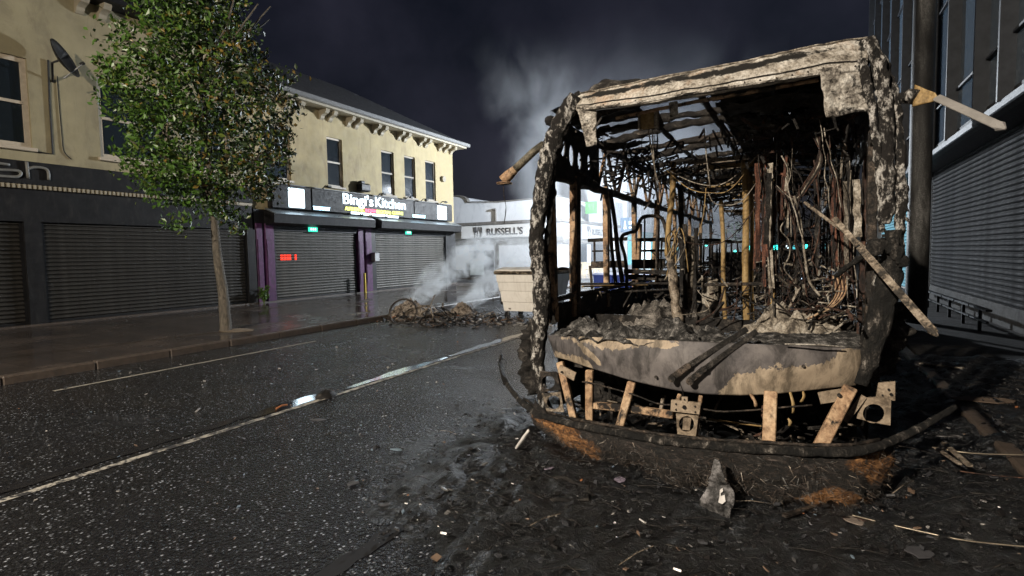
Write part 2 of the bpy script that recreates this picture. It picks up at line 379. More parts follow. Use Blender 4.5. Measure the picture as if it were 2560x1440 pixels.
# ------------------------------------------------------------------ street lamps (lit, outside the frame or hidden behind the wreck)
def street_lamp(foot, head, energy, color, lens, label, aim=None):
    t = thing('street_lamp', foot, label, 'street lamp', 'street lamps along the road')
    fx, fy, fz = foot; hx, hy, hz = head
    m = MB(); m.tube([(fx, fy, fz), (fx, fy, 1.2), (fx, fy, 1.25), (fx, fy, hz - .3)], [.11, .11, .07, .05], 10); m.build('post', M_GREY_METAL, t, True)
    m = MB(); m.tube([(fx, fy, hz - .32), (fx + (hx - fx) * .3, fy + (hy - fy) * .3, hz + .15), (hx, hy, hz + .2)], .035, 8, sub=4); m.build('arm', M_GREY_METAL, t, True)
    m = MB(); m.box((hx, hy, hz + .19), (.34, .62, .12), bev=.03); m.build('lamp_head', M_GREY_METAL, t)
    m = MB(); m.box((hx, hy, hz + .118), (.24, .46, .02)); m.build('lamp_lens', lens, t)
    l = light('lamp_light', 'SPOT' if aim else 'POINT', (0, 0, 0), energy, color, .16); l.parent = t; l.data.shadow_soft_size = .16
    if aim: l.data.spot_size = R(158); l.data.spot_blend = 1.0; l.rotation_euler = Vector(aim).to_track_quat('-Z', 'Y').to_euler()
    l.location = Vector((hx, hy, hz)) - Vector(foot)
    return t
street_lamp((-9.9, -8.0, .115), LAMP_WARM, E_WARM, WARM, G_LAMP_W, 'tall street lamp with warm light standing behind the camera', (.15, .93, -.33))
street_lamp((-9.3, 30.0, 0.0), LAMP_COOL, E_COOL, COOL, G_LAMP_C, 'street lamp with white light at the far corner')

# ------------------------------------------------------------------ walls with openings
def wall_x(x, y0, y1, z0, z1, holes, depth, sign=1):
    """wall in the plane x with rectangular holes (ya, yb, za, zb); reveals go back by depth against +x*sign"""
    mb = MB(); ys = sorted({y0, y1, *[h[0] for h in holes], *[h[1] for h in holes]}); zs = sorted({z0, z1, *[h[2] for h in holes], *[h[3] for h in holes]})
    def inside(y, z): return any(h[0] < y < h[1] and h[2] < z < h[3] for h in holes)
    for a, b in zip(ys, ys[1:]):
        for c, d in zip(zs, zs[1:]):
            if not inside((a + b) / 2, (c + d) / 2): mb.add([(x, a, c), (x, b, c), (x, b, d), (x, a, d)], [(0, 1, 2, 3)])
    xb = x - depth * sign
    for a, b, c, d in holes:
        mb.add([(x, a, c), (x, b, c), (x, b, d), (x, a, d), (xb, a, c), (xb, b, c), (xb, b, d), (xb, a, d)], [(0, 4, 5, 1), (1, 5, 6, 2), (2, 6, 7, 3), (3, 7, 4, 0)])
    return mb
def sash(parent, x, ya, yb, za, zb, frame, pane, sill=True, fw=.06, sign=1):
    """two-sash window set back in its opening: window > frame pieces, panes"""
    xg = x - .11 * sign; mid = za + (zb - za) * .5
    m = MB()
    m.span((xg - .02, ya, za), (xg + .04 * sign, ya + fw, zb)); m.span((xg - .02, yb - fw, za), (xg + .04 * sign, yb, zb))
    m.span((xg - .02, ya + fw, zb - fw), (xg + .038 * sign, yb - fw, zb)); m.span((xg - .02, ya + fw, za), (xg + .038 * sign, yb - fw, za + fw))
    m.span((xg - .02, ya + fw, mid - .035), (xg + .05 * sign, yb - fw, mid + .035))
    w = m.build('window', frame, parent)
    for a, b in ((za + fw, mid - .035), (mid + .035, zb - fw)):
        p = MB(); p.span((xg - .012, ya + fw, a), (xg - .002, yb - fw, b)); p.build('pane', pane, w)
    if sill:
        s = MB(); s.span((x - .1 * sign, ya - .07, za - .09), (x + .09 * sign, yb + .07, za - .002), bev=.012); s.build('sill', frame, w)
    return w

def shutter(parent, x, ya, yb, za, zb, n, mat, name='shutter', sign=1, rail=M_BLACK, guide=.07):
    """roller shutter: bottom rail and side guides with one slat per piece"""
    m = MB(); m.span((x - .03, ya, za), (x + .05 * sign, ya + guide, zb)); m.span((x - .03, yb - guide, za), (x + .05 * sign, yb, zb)); m.span((x - .02, ya + guide, za), (x + .035 * sign, yb - guide, za + .05))
    sh = m.build(name, rail, parent)
    h = (zb - za - .05) / n; z = za + .05; d = .42 * h * sign
    prof = [(0.0, 0.0), (0.0, h * .16), (d * .55, h * .22), (d, h * .42), (d, h * .62), (d * .7, h * .84), (d * .15, h * .97), (0.0, h * .995)]
    def mk():
        s = MB(); a, b = ya + guide, yb - guide
        vs = [(x - .005 * sign + p, a, z + q) for p, q in prof] + [(x - .005 * sign + p, b, z + q) for p, q in prof]
        k = len(prof); s.add(vs, [(i, k + i, k + i + 1, i + 1) for i in range(k - 1)]); return s
    first = mk().build('slat', mat, sh)
    r = random.Random(int(abs(ya) * 100))
    for i in range(1, n): clone(first, 'slat', (r.uniform(-.004, .004) + .006 * math.sin(i * .7), 0, i * h), sh)
    return sh

# ------------------------------------------------------------------ first building: the shop with the dark fascia
A = thing('shop_building', (FX, 1.0, .115), 'old cream rendered building with dark fascia and wide dark shutters behind the tree', 'building')
AE = 8.35
wins = [(4.1, 6.3, 4.40, 6.52), (7.75, 9.55, 4.40, 6.52), (10.4, 11.5, 4.40, 6.52), (-1, .8, 4.40, 6.52)]
wall_x(FX, -12, 12.18, 4.02, AE, wins, .14).build('wall', M_WALL_OLD, A)
for w_ in wins: sash(A, FX, *w_, M_FRAME, M_GLASS, fw=.11)
m = MB(); m.span((FX - 8, -12, .1), (FX - .15, 12.16, 4.02)); m.span((FX - 8, -12, 4.03), (FX - .3, 12.16, AE)); m.build('body', M_WALL_OLD, A)
m = MB(); m.span((FX - .1, -12, 3.50), (FX + .16, 12.1, 4.05), bev=.01); fas = m.build('fascia', M_FASCIA_DARK, A)
def letter(path, w_, dx):                                           # rounded tube letters of the dark fascia
    m = MB(); m.tube([AX(x + dx, y, FX + .185) for x, y in path], w_, 6, sub=3, flat=1.0); return m.build('lettering', M_GREY_LETTER, A, True)
letter([(24, 412), (-8, 408), (-22, 412), (-22, 420), (-8, 424), (38, 426), (52, 431), (48, 440), (30, 442), (-20, 438)], .036, 0)
letter([(66, 404), (71, 446)], .036, 0); letter([(69, 422), (84, 418), (108, 420), (120, 428), (122, 450)], .036, 0)
m = MB()
m.span((FX - .1, -12, 3.40), (FX + .13, 12.1, 3.497)); ds = m.build('dentil_band', M_TRIM, A)
m = MB(); m.span((FX + .131, 4.8, 3.402), (FX + .18, 4.85, 3.495)); dn = m.build('dentil', M_TRIM, ds)
for i in range(1, 68): clone(dn, 'dentil', (0, i * .1, 0), ds)
m = MB(); m.span((FX - .1, -12, 2.62), (FX + .10, 12.1, 3.40)); m.build('shutter_box', M_FASCIA_DARK, A)
m = MB(); m.span((FX - .1, 5.98, .115), (FX + .11, 6.32, 2.62)); m.build('pier', M_FASCIA_DARK, A)
m = MB(); m.span((FX - .1, 11.86, .115), (FX + .12, 12.16, 2.62)); m.build('pier', M_FASCIA_DARK, A)
m = MB(); m.span((FX - .1, -12, .1), (FX + .2, 12.1, .15)); m.build('plinth', M_KERB, A)
shutter(A, FX - .02, 6.32, 11.86, .152, 2.62, 24, M_SLAT_DARK)
shutter(A, FX - .02, -1.0, 5.98, .152, 2.62, 24, M_SLAT_DARK)
m = MB(); m.span((FX - .1, -12, AE), (FX + .62, 12.16, AE + .22), bev=.03); m.build('eaves_board', M_FASCIA_DARK, A)
m = MB(); m.prism([(FX + .6, 12.15, AE + .22), (FX - 4.2, 12.15, AE + 3.1), (FX - 9, 12.15, AE + .22)], (0, -24, 0)); m.build('roof', M_ROOF, A)
def corbel(parent, x, y, z, mat, first=[None]):
    pr = [(0, 0), (.40, 0), (.41, -.06), (.35, -.15), (.24, -.18), (.14, -.23), (.10, -.31), (.04, -.37), (0, -.37)]
    if first[0] is None:
        m = MB(); m.prism([(x + a, y - .09, z + b) for a, b in pr], (0, .18, 0)); o = m.build('corbel', mat, parent); first[0] = (o, Vector((x, y, z)), base_of(parent)); return o
    o, p, b0 = first[0]; c = o.copy(); c.name = 'corbel'; COL.objects.link(c); c.parent = parent; c.location = Vector((x, y, z)) - p + b0 - base_of(parent); return c
for y in (7.45, 7.95, 9.3, 9.8, 4.2, 4.7): corbel(A, FX, y, AE - .004, M_TRIM)
blue_led = MB(); blue_led.box((0, 0, 0), (.02, .40, .10)); o = blue_led.build('window_light', G_LEDBLUE, A); o.location = AX(413, 677, FX + .03) - base_of(A)
# satellite dish on that wall
dish_c = AX(150, 150, FX + .55)
D = thing('satellite_dish', AX(132, 205, FX), 'dark satellite dish on the cream wall above the dark fascia', 'satellite dish')
ax = Vector((.66, .62, .42)).normalized(); e1 = ax.orthogonal().normalized(); e2 = ax.cross(e1)
m = MB(); m.sheet(lambda u, v: dish_c + (e1 * math.cos(u * 2 * math.pi) + e2 * math.sin(u * 2 * math.pi)) * (v * .46) + ax * (.13 * v * v), 28, 6, thick=-ax * .012); m.build('reflector', M_BLACK, D, True)
m = MB(); m.tube([dish_c - ax * .02, dish_c - ax * .18, AX(132, 205, FX)], .025, 8); m.build('bracket', M_BLACK, D)
tip = dish_c + ax * .42 - e2 * 0 + Vector((0, .12, -.18)); m = MB(); m.tube([dish_c + Vector((0, .05, -.42)), tip], .014, 6); m.build('feed_arm', M_GREY_METAL, D)
m = MB(); m.tube([tip, tip + ax * -.10], .035, 10); m.build('receiver', M_BLACK, D)
m = MB(); m.tube([AX(120, 150, FX + .03), AX(124, 260, FX + .02), AX(132, 385, FX + .02), AX(95, 380, FX + .02)], .022, 6); m.build('drain_pipe', M_BLACK, A)
m = MB(); m.tube([AX(143, 190, FX + .02), AX(148, 260, FX + .02), AX(155, 340, FX + .02), AX(160, 378, FX + .02), AX(178, 398, FX + .02)], .011, 5, sub=4); m.build('cable', M_BLACK, D)

# ------------------------------------------------------------------ second building: the corner restaurant
B = thing('restaurant_building', (FX, 18.3, .115), 'cream corner building with sash windows, bracketed eaves and purple pillars', 'building')
BY0, BY1, BE = 12.2, 24.35, 7.32
bw = [(12.75, 13.85, 4.45, 6.37), (15.6, 16.42, 4.45, 6.37), (18.73, 19.58, 4.40, 6.35), (20.32, 21.14, 4.40, 6.35), (21.93, 22.78, 4.40, 6.35)]
wall_x(FX, BY0, BY1, 3.3, BE, bw, .14).build('wall', M_WALL, B)
for w_ in bw: sash(B, FX, *w_, M_FRAME, M_GLASS, fw=.07)
m = MB(); m.span((FX - 9, BY0 + .02, .1), (FX - .2, BY1 - .003, 3.3)); m.span((FX - 9, BY0 + .02, 3.31), (FX - .25, BY1 - .003, BE)); m.span((FX - .25, BY1 - .2, 3.3), (FX - .003, BY1 - .003, BE)); m.build('body', M_WALL, B)
m = MB(); m.span((FX - 9.3, BY0, BE), (FX + .55, BY1 + .55, BE + .10)); m.build('soffit', M_TRIM, B)
m = MB(); m.span((FX + .5, BY0, BE + .08), (FX + .70, BY1 + .72, BE + .26), bev=.03); m.span((FX - 9.3, BY1 + .5, BE + .08), (FX + .5, BY1 + .70, BE + .258), bev=.03); m.build('gutter', M_GUTTER, B)
rx0, rx1 = FX + .6, FX - 9.2; rz = BE + .2; ry1 = BY1 + .6; mx = (rx0 + rx1) / 2
m = MB(); m.add([(rx0, BY0, rz), (rx0, ry1, rz), (mx, ry1 - 4.2, rz + 2.75), (mx, BY0, rz + 2.75), (rx1, BY0, rz), (rx1, ry1, rz)], [(0, 1, 2, 3), (1, 5, 2), (5, 4, 3, 2), (0, 3, 4)]); m.build('roof', M_ROOF, B)
cy = [12.75, 13.95, 14.50, 16.05, 16.60, 17.95, 18.45, 19.75, 20.25, 21.55, 22.05, 23.15, 23.6, 24.1, 24.28]
for y in (12.9, 13.75, 14.2, 15.35, 15.78, 16.75, 17.2, 18.3, 18.75, 19.9, 20.35, 21.5, 21.95, 23.1, 23.6, 24.15): corbel(B, FX, y, BE - .004, M_TRIM)
m = MB(); c = AX(1106, 448, FX); m.tube([c, c + Vector((.13, 0, 0))], .15, 14); bell = m.build('alarm_box', M_TRIM, B)
# ground floor
m = MB(); m.span((FX - .2, BY0, 2.62), (FX + .05, BY1, 3.33)); m.build('shutter_header', M_BLACK, B)
for (a, b) in ((12.98, 17.0), (18.12, 23.45)):
    shutter(B, FX - .06, a, b, .152, 2.63, 23, M_SLAT)
for a, b in ((12.22, 12.48), (12.58, 12.94), (17.04, 17.36), (17.46, 17.86)):
    m = MB(); m.span((FX - .15, a, .115), (FX + .10, b, 2.85), bev=.02)
    m.span((FX + .098, a + .05, .5), (FX + .115, b - .05, 2.3)); m.build('pilaster', M_PURPLE, B)
for a, b in ((17.86, 18.12), (23.45, 24.34)):
    m = MB(); m.span((FX - .15, a, .115), (FX + .07, b, 2.85)); m.build('pier', M_BLACK, B)
m = MB(); m.span((FX - .15, BY0, .1), (FX + .14, BY1, .15)); m.build('plinth', M_KERB, B)
# projecting shutter housings under the sign
for a, b in ((12.6, 17.6), (18.0, 24.2)):
    m = MB(); m.prism([(FX + .05, a, 3.33), (FX + .05, a, 2.78), (FX + .55, a, 2.86), (FX + .58, a, 3.14)], (0, b - a, 0)); h = m.build('shutter_housing', M_FASCIA_DARK, B)
    m = MB(); m.prism([(FX + .05, a + .02, 3.345), (FX + .585, a + .02, 3.155), (FX + .60, a + .02, 3.175), (FX + .05, a + .02, 3.39)], (0, b - a - .04, 0)); m.build('flashing', M_SILVER, h)
for px, py in ((780, 573), (1019, 581)):
    e = thing('exit_sign', AX(px, py, FX + .03), 'small lit green exit sign above the %s' % ('shutter with the red display' if px < 800 else 'shutter with the smoke in front'), 'exit sign', 'lit exit signs over the shutters')
    p = AX(px, py, FX + .02); m = MB(); m.span((FX + .052, p.y - .21, p.z - .10), (FX + .09, p.y + .21, p.z + .10)); m.build('panel', G_GREEN, e)
    for dy in (-.10, .0, .10):
        m = MB(); m.span((FX + .091, p.y + dy - .03, p.z - .045), (FX + .095, p.y + dy + .03, p.z + .035)); m.build('pictogram', G_EXIT, e)
p = AX(720, 643, FX); L = thing('led_display', p, 'red lit display glowing through the shutter slats', 'display')
for a, b in ((-.30, -.20), (-.17, -.07), (-.04, .06), (.08, .15), (.32, .40)):
    for dz in (-.10, -.03, .045):
        m = MB(); m.span((FX - .03, p.y + a, p.z + dz), (FX - .018, p.y + b, p.z + dz + .045)); m.build('led_row', G_LEDRED, L)
p = AX(932, 643, FX + .1); m = MB(); m.span((FX + .1, p.y - .14, p.z - .2), (FX + .34, p.y + .18, p.z + .2), bev=.03); o = m.build('meter_box', M_GREY_METAL); tag(o, 'grey metal meter box on the purple pillar', 'meter box')
p = AX(913, 735, FX + .35); m = MB(); m.tube([(p.x, p.y, .115), (p.x, p.y, .95)], .05, 10); o = m.build('bollard', plain('yellow_paint', (.6, .42, .05), .5)); tag(o, 'short yellow post in front of the purple pillar', 'post')
# ---- the lit sign
S = thing('shop_sign', (FX + .2, 18.2, 3.4), 'dark sign board with glowing white lettering over the restaurant', 'sign')
SX = FX + .05
for a, b in ((12.75, 14.45), (14.5, 20.55), (20.6, 23.75)):
    m = MB(); m.span((SX, a, 3.40), (SX + .26, b, 4.22), bev=.015); m.build('board', M_FASCIA_DARK, S)
m = MB(); m.tube([(SX + .2, 12.75, 4.25), (SX + .2, 23.75, 4.25)], .03, 6); m.build('top_rail', M_GREY_METAL, S)
for a, b in ((13.42, 14.13), (22.42, 23.2)):
    m = MB(); m.span((SX + .255, a, 3.45), (SX + .30, b, 4.14), bev=.04); m.build('light_box', G_BOX, S)
XL = SX + .275
def sign_row(body, pa, pb, size, mat, bold, name='lettering', ratio=None):
    o = text(name, body, (0, 0, 0), size, mat, S, bold=bold, extrude=.02)
    bpy.context.view_layer.update()
    wdt = o.dimensions.x or 1
    a, b = AX(*pa, XL), AX(*pb, XL)
    o.scale = ((b.y - a.y) / wdt, 1, 1); o.location = Vector((XL, a.y, (a.z + b.z) / 2)) - base_of(S)
    return o
sign_row("Bingi's", (856, 508.5), (931, 516), .60, G_WHITE, .005); sign_row('Kitchen', (937, 516.5), (1012, 524), .60, G_WHITE, .005)
sign_row('AUTHENTIC', (863, 525), (911, 529), .20, G_YELLOW, .002)
sign_row('INDIAN', (913, 530), (940, 532), .20, G_RED, .002)
sign_row('REGIONAL', (942, 533), (977, 535.5), .20, G_YELLOW, .002); sign_row('CUISINE', (980, 535.5), (1007, 537.5), .20, G_YELLOW, .002)
for a, b in (((877, 532), (899, 534)), ((907.5, 535), (922.5, 536.5)), ((930, 537), (962, 540)), ((969, 541), (996, 543.5))):
    p, q = AX(*a, XL), AX(*b, XL); z = (p.z + q.z) / 2
    m = MB(); m.span((XL, p.y, z - .045), (XL + .02, q.y, z + .055), bev=.03); m.build('lettering', G_WHITE, S)
for a in ((903.5, 533), (926, 535), (966, 539)):
    p = AX(*a, XL); m = MB(); m.tube([p, p + Vector((.02, 0, 0))], .05, 10); m.build('dot', G_WHITE, S)
sign_row('TAKEAWAY', (783, 524), (825, 527), .19, G_BLUEWHITE, .002)
sign_row('RESTAURANT', (1032, 543.5), (1063, 545), .19, G_BLUEWHITE, .002)
# heraldic lump above the sign, floodlight brackets
p = AX(902, 470, FX); m = MB(); m.box((FX + .16, p.y, p.z), (.30, .62, .34), bev=.06); m.box((FX + .16, p.y - .12, p.z + .2), (.22, .24, .14), bev=.03); o = m.build('alarm_siren', M_BLACK); tag(o, 'dark box standing above the lit sign between two windows', 'box')
for i, (px, py) in enumerate(((806, 474), (944, 482), (1013, 494), (1052, 503), (1100, 509))):
    p = AX(px, py, SX + .2); m = MB(); m.tube([(SX + .2, p.y, 4.25), (SX + .35, p.y, 4.36), (SX + .52, p.y, 4.34)], .02, 6); m.box((SX + .55, p.y, 4.32), (.12, .2, .08), bev=.02)
    m.build('lamp_bracket', M_BLACK, S)
# ------------------------------------------------------------------ near-side building: glass upper floors over recessed shutters
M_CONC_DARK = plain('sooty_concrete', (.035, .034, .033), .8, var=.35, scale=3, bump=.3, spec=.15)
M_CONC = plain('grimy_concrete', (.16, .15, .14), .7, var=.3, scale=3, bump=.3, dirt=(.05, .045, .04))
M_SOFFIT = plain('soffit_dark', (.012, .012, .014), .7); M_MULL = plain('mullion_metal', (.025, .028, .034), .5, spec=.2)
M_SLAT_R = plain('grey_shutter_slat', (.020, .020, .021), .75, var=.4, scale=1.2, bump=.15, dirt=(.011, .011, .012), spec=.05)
GX, SHX = 2.85, 3.5
C = thing('office_building', (4.0, 20, .1), 'dark office block with glass upper floors over a row of grey shutters', 'building')
zsof = AX(2314, 404, GX).z
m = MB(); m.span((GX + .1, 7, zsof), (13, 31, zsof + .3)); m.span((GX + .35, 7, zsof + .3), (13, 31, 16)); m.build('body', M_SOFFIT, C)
m = MB(); m.span((GX - .06, 7, zsof - .02), (GX + .12, 31, zsof + .13), bev=.02); m.build('edge_trim', M_MULL, C)
ys = [7.2, 8.6, 10.0, 11.4, 12.8, 14.9, 16.9, 18.9, 21.0, 23.5, 26.0, 28.5, 30.9]; zs = [zsof + .15, zsof + 1.15, zsof + 3.4, zsof + 5.8, zsof + 8.2, 15.9]
for a, b in zip(ys, ys[1:]):
    for c, d in zip(zs, zs[1:]):
        m = MB(); rt = .02 * math.sin(a * 7 + c * 3)
        m.add([(GX + .12 + rt, a + .03, c + .02), (GX + .12 - rt, b - .03, c + .02), (GX + .12 - rt * .5, b - .03, d - .02), (GX + .12 + rt, a + .03, d - .02)], [(0, 3, 2, 1)]); m.build('pane', M_GLASS_BLUE, C)
for y in ys:
    m = MB(); m.span((GX - .10, y - .035, zsof + .1), (GX + .14, y + .035, 15.95)); m.build('mullion', M_MULL, C)
for z in zs[1:]:
    m = MB(); m.span((GX + .06, 7.2, z - .02), (GX + .135, 30.9, z + .02)); m.build('transom', M_MULL, C)
cc = AZ(2289, 806, .1); m = MB(); m.tube([(cc.x, cc.y, .1), (cc.x, cc.y, .35), (cc.x, cc.y, 16)], .19, 20)
m.build('column', burnt('sooty_column', [(.32, (.012, .011, .010)), (.50, (.022, .021, .02)), (.66, (.06, .058, .055)), (.82, (.15, .145, .14))], (2.2, 2.2, .55), .3, .6), C, True)
SZ0 = .46; SYE = AX(2330, 600, SHX).y
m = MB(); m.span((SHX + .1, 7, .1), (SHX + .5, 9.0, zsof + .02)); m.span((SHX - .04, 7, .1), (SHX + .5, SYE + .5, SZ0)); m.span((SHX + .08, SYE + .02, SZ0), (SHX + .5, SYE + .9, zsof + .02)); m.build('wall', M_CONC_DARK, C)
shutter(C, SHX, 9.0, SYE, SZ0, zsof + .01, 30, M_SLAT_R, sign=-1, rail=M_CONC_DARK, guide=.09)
m = MB(); m.tube([(SHX - .10, SYE + .08, .1), (SHX - .10, SYE + .08, zsof + .02)], .06, 10); m.build('down_pipe', M_GREY_METAL, C, True)
M_SLAT_B = plain('blue_shutter_slat', (.08, .17, .20), .6, var=.25, scale=2, spec=.15)
shutter(C, SHX, SYE + .9, 31, .12, 3.6, 30, M_SLAT_B, sign=-1, rail=M_CONC)
p = AX(2168, 600, SHX - .05); m = MB(); m.span((SHX - .1, p.y - .3, .8), (SHX - .06, p.y + .15, 3.0)); m.build('lit_strip', glow('lit_strip_cyan', (.25, .75, .95), 1.6), C)
# bench of low posts in front of that shutter
for i in range(7):
    y = 12.6 + i * 1.12; m = MB(); m.span((SHX - .60, y - .025, .1), (SHX - .55, y + .025, .50)); m.span((SHX - .62, y - .52, .50), (SHX - .53, y + .52, .54)); m.span((SHX - .61, y - .52, .30), (SHX - .57, y + .52, .33))
    o = m.build('cycle_rail', M_BLACK); tag(o, ('nearest', 'second', 'third', 'fourth', 'fifth', 'sixth', 'farthest')[i] + ' of the low dark metal rails standing along the near-side shutter', 'rail', 'low rails along the near-side shutter')

# ------------------------------------------------------------------ white restaurant at the far corner
RY, RX = 33.0, -13.75
W = thing('white_restaurant', (RX - 4, RY, .11), 'long white flat roofed restaurant at the far corner with curved parapet', 'building')
prof = [(-30, .1), (-30, 5.85), (-21.9, 5.85)] + [(-21.9 + .9 * math.sin(a), 5.35 + .5 * math.cos(a)) for a in [k * math.pi / 16 for k in range(1, 9)]] + [(-18.5, 5.22), (RX, 5.3), (RX, .1)]
m = MB(); m.prism([(x, RY, z) for x, z in prof], (0, 10, 0)); m.build('wall', M_WHITE_WALL, W)
cop = prof[1:-1]
m = MB()
for (x0, z0), (x1, z1) in zip(cop, cop[1:]):
    m.add([(x0, RY - .08, z0 + .005), (x1, RY - .08, z1 + .005), (x1, RY - .08, z1 + .09), (x0, RY - .08, z0 + .09), (x0, RY + .3, z0 + .09), (x1, RY + .3, z1 + .09)], [(0, 1, 2, 3), (3, 2, 5, 4)])
m.build('coping', M_CONC, W)
m = MB(); m.span((-30, RY - .14, 3.72), (RX + .12, RY, 3.92)); m.span((-30, RY - .10, 2.36), (RX + .08, RY, 2.75)); m.build('band', M_CONC, W)  # lower grey span colours in the shade band under the sign
m = MB(); m.span((-30, RY - .05, .1), (RX + .05, RY, .55)); m.build('plinth', M_CONC, W)
m = MB(); p = AY(1245, 620, RY); m.span((p.x - .08, RY - .07, .55), (p.x + .08, RY, 2.36)); m.build('pilaster', M_CONC, W)
p = AY(1240, 540, RY); m = MB(); m.tube([(p.x, RY - .03, 3.95), (p.x, RY - .06, 4.0), (p.x, RY - .06, 4.7)], .07, 8); m.box((p.x - .08, RY - .1, 4.75), (.3, .18, .14), bev=.03); m.build('wall_lamp', M_CONC, W)
def sign_board(name, lo, hi, label):
    t = thing(name, ((lo[0] + hi[0]) / 2, (lo[1] + hi[1]) / 2, lo[2]), label, 'sign'); m = MB(); m.span(lo, hi, bev=.02); m.build('board', M_WHITE_SIGN, t); return t
a, b = AY(1153, 598, RY - .25), AY(1345, 590, RY - .25)
SG = sign_board('restaurant_sign', (a.x, RY - .25, 2.78), (b.x + .6, RY - .145, 3.66), 'long white sign with dark capital lettering on the white restaurant')
yy = RY - .262
def fit_row(body, xa, xb, z, size, face, mat, parent, bold=0.0):
    o = text('lettering', body, (xa, yy, z), size, mat, parent, face=face, bold=bold, extrude=.01)
    w_ = max(v.co.x for v in o.data.vertices) - min(v.co.x for v in o.data.vertices)
    o.scale = (abs(xb - xa) / w_, 1, 1); return o
fit_row("RUSSELL'S", AY(1216, 590, yy).x, AY(1306, 585, yy).x, 2.98, .66, '-y', M_DARK_LETTER, SG, .012)
def cutlery(x, y, z, s, parent, mat, axis):
    """fork, bottle and knife outline as on the sign"""
    def P(u, w): return (x + u * s, y, z + w * s) if axis == 'x' else (x, y + u * s, z + w * s)
    m = MB(); r = .028 * s
    for u in (-.42, -.32, -.22, -.12): m.tube([P(u, .5), P(u, .1), P(-.27, -.12), P(-.27, -.5)], r, 5)
    m.tube([P(.10, .5), P(.10, .25), P(.0, .0), P(.0, -.5)], r, 5); m.tube([P(.22, .5), P(.22, .25), P(.34, .0), P(.34, -.5)], r, 5)
    m.tube([P(.42, -.5), P(.42, .5), P(.50, .35), P(.50, -.1), P(.42, -.1)], r, 5)
    return m.build('emblem', mat, parent)
p = AY(1194, 583, yy); cutlery(p.x, yy, 3.22, .72, SG, M_DARK_LETTER, 'x')
# kiosk cabinet against that wall
p, q = AY(1174, 690, RY - 1.4), AY(1213, 690, RY - 1.4)
K = thing('display_cabinet', (p.x, RY - 1.4, .11), 'dark glass fronted cabinet against the white restaurant wall', 'cabinet')
m = MB(); m.span((p.x, RY - 1.4, .112), (q.x, RY - .1, 1.92), bev=.03); m.build('body', M_FASCIA_DARK, K)
m = MB(); m.span((p.x + .08, RY - 1.425, .25), (q.x - .08, RY - 1.402, 1.45)); m.build('front_glass', plain('frosted_glass', (.42, .46, .46), .15, var=.3, scale=1.5, spec=.8), K)
m = MB(); m.span((p.x + .08, RY - 1.425, 1.5), (q.x - .08, RY - 1.402, 1.86)); m.build('header_panel', M_DARK_LETTER, K)
# street-side wing of the white restaurant
m = MB(); m.span((RX - 8, RY + 10, .1), (RX - .01, 47, 5.9)); m.build('wing', M_WHITE_WALL, W)
m = MB()
for k in range(10):
    a0, a1 = k * math.pi / 20, (k + 1) * math.pi / 20
    m.add([(RX + .03, 38 + 3.2 * math.sin(a0), 3.7 + 4.6 * math.cos(a0)), (RX + .03, 38 + 3.2 * math.sin(a1), 3.7 + 4.6 * math.cos(a1)), (RX + .03, 38, 3.7)], [(0, 1, 2)])
m.build('curved_gable', M_WHITE_WALL, W)
m = MB(); m.span((RX, RY, 3.72), (RX + .14, 47, 3.92)); m.span((RX, RY, 2.3), (RX + .10, 47, 2.6)); m.build('band', M_CONC, W)
yA, yB = AX(1463, 590, RX + .2).y, AX(1503, 590, RX + .2).y
SG2 = sign_board('restaurant_sign', (RX + .12, yA - .4, 2.62), (RX + .22, yB + .6, 3.66), 'white sign with dark lettering seen through the bus windows')
yy = 0; o = text('lettering', "RUSSELL'S", (RX + .232, yA + 1.4, 2.95), .62, M_DARK_LETTER, SG2, face='+x', bold=.012, extrude=.01)
cutlery(RX + .232, yA + .7, 3.2, .72, SG2, M_DARK_LETTER, 'y')
for i in range(3):
    m = MB(); y0 = RY + 1.2 + i * 4.4; m.span((RX, y0, .4), (RX + .04, y0 + 3.4, 2.28)); m.build('shop_window', M_GLASS, W)
# projecting lit signs
p = AY(1478, 519, 36.0); T = thing('hanging_sign', (RX, 36, p.z), 'green lit square sign projecting from the white restaurant', 'sign')
m = MB(); m.span((p.x - .42, 35.94, p.z - .42), (p.x + .42, 36.06, p.z + .42), bev=.02); m.build('panel', glow('sign_green', (.16, .75, .17), .9), T)
m = MB(); m.tube([(RX, 36, p.z + .3), (p.x - .3, 36, p.z + .3)], .03, 6); m.build('bracket', M_GREY_METAL, T)
cutlery(p.x, 35.93, p.z + .05, .42, T, glow('sign_green_pale', (.4, .95, .45), .9), 'x')
p = AY(1573, 562, 46.0); T = thing('hanging_sign', (RX, 46, p.z), 'blue square sign with pale emblem seen between the bus pillars', 'sign')
m = MB(); m.span((p.x - .75, 45.94, p.z - .62), (p.x + .75, 46.06, p.z + .62), bev=.02); m.build('panel', glow('sign_blue', (.03, .22, .5), .8), T)
m = MB(); m.tube([(p.x - .35, 45.93, p.z - .35), (p.x - .35, 45.93, p.z + .35)], [.12, .04], 8); m.span((p.x + .0, 45.92, p.z + .02), (p.x + .6, 45.935, p.z + .30)); m.span((p.x + .0, 45.92, p.z - .3), (p.x + .5, 45.935, p.z - .18)); m.build('emblem', G_SHOP, T)
m = MB(); m.tube([(RX, 46, p.z + .3), (p.x - .6, 46, p.z + .3)], .03, 6); m.build('bracket', M_GREY_METAL, T)
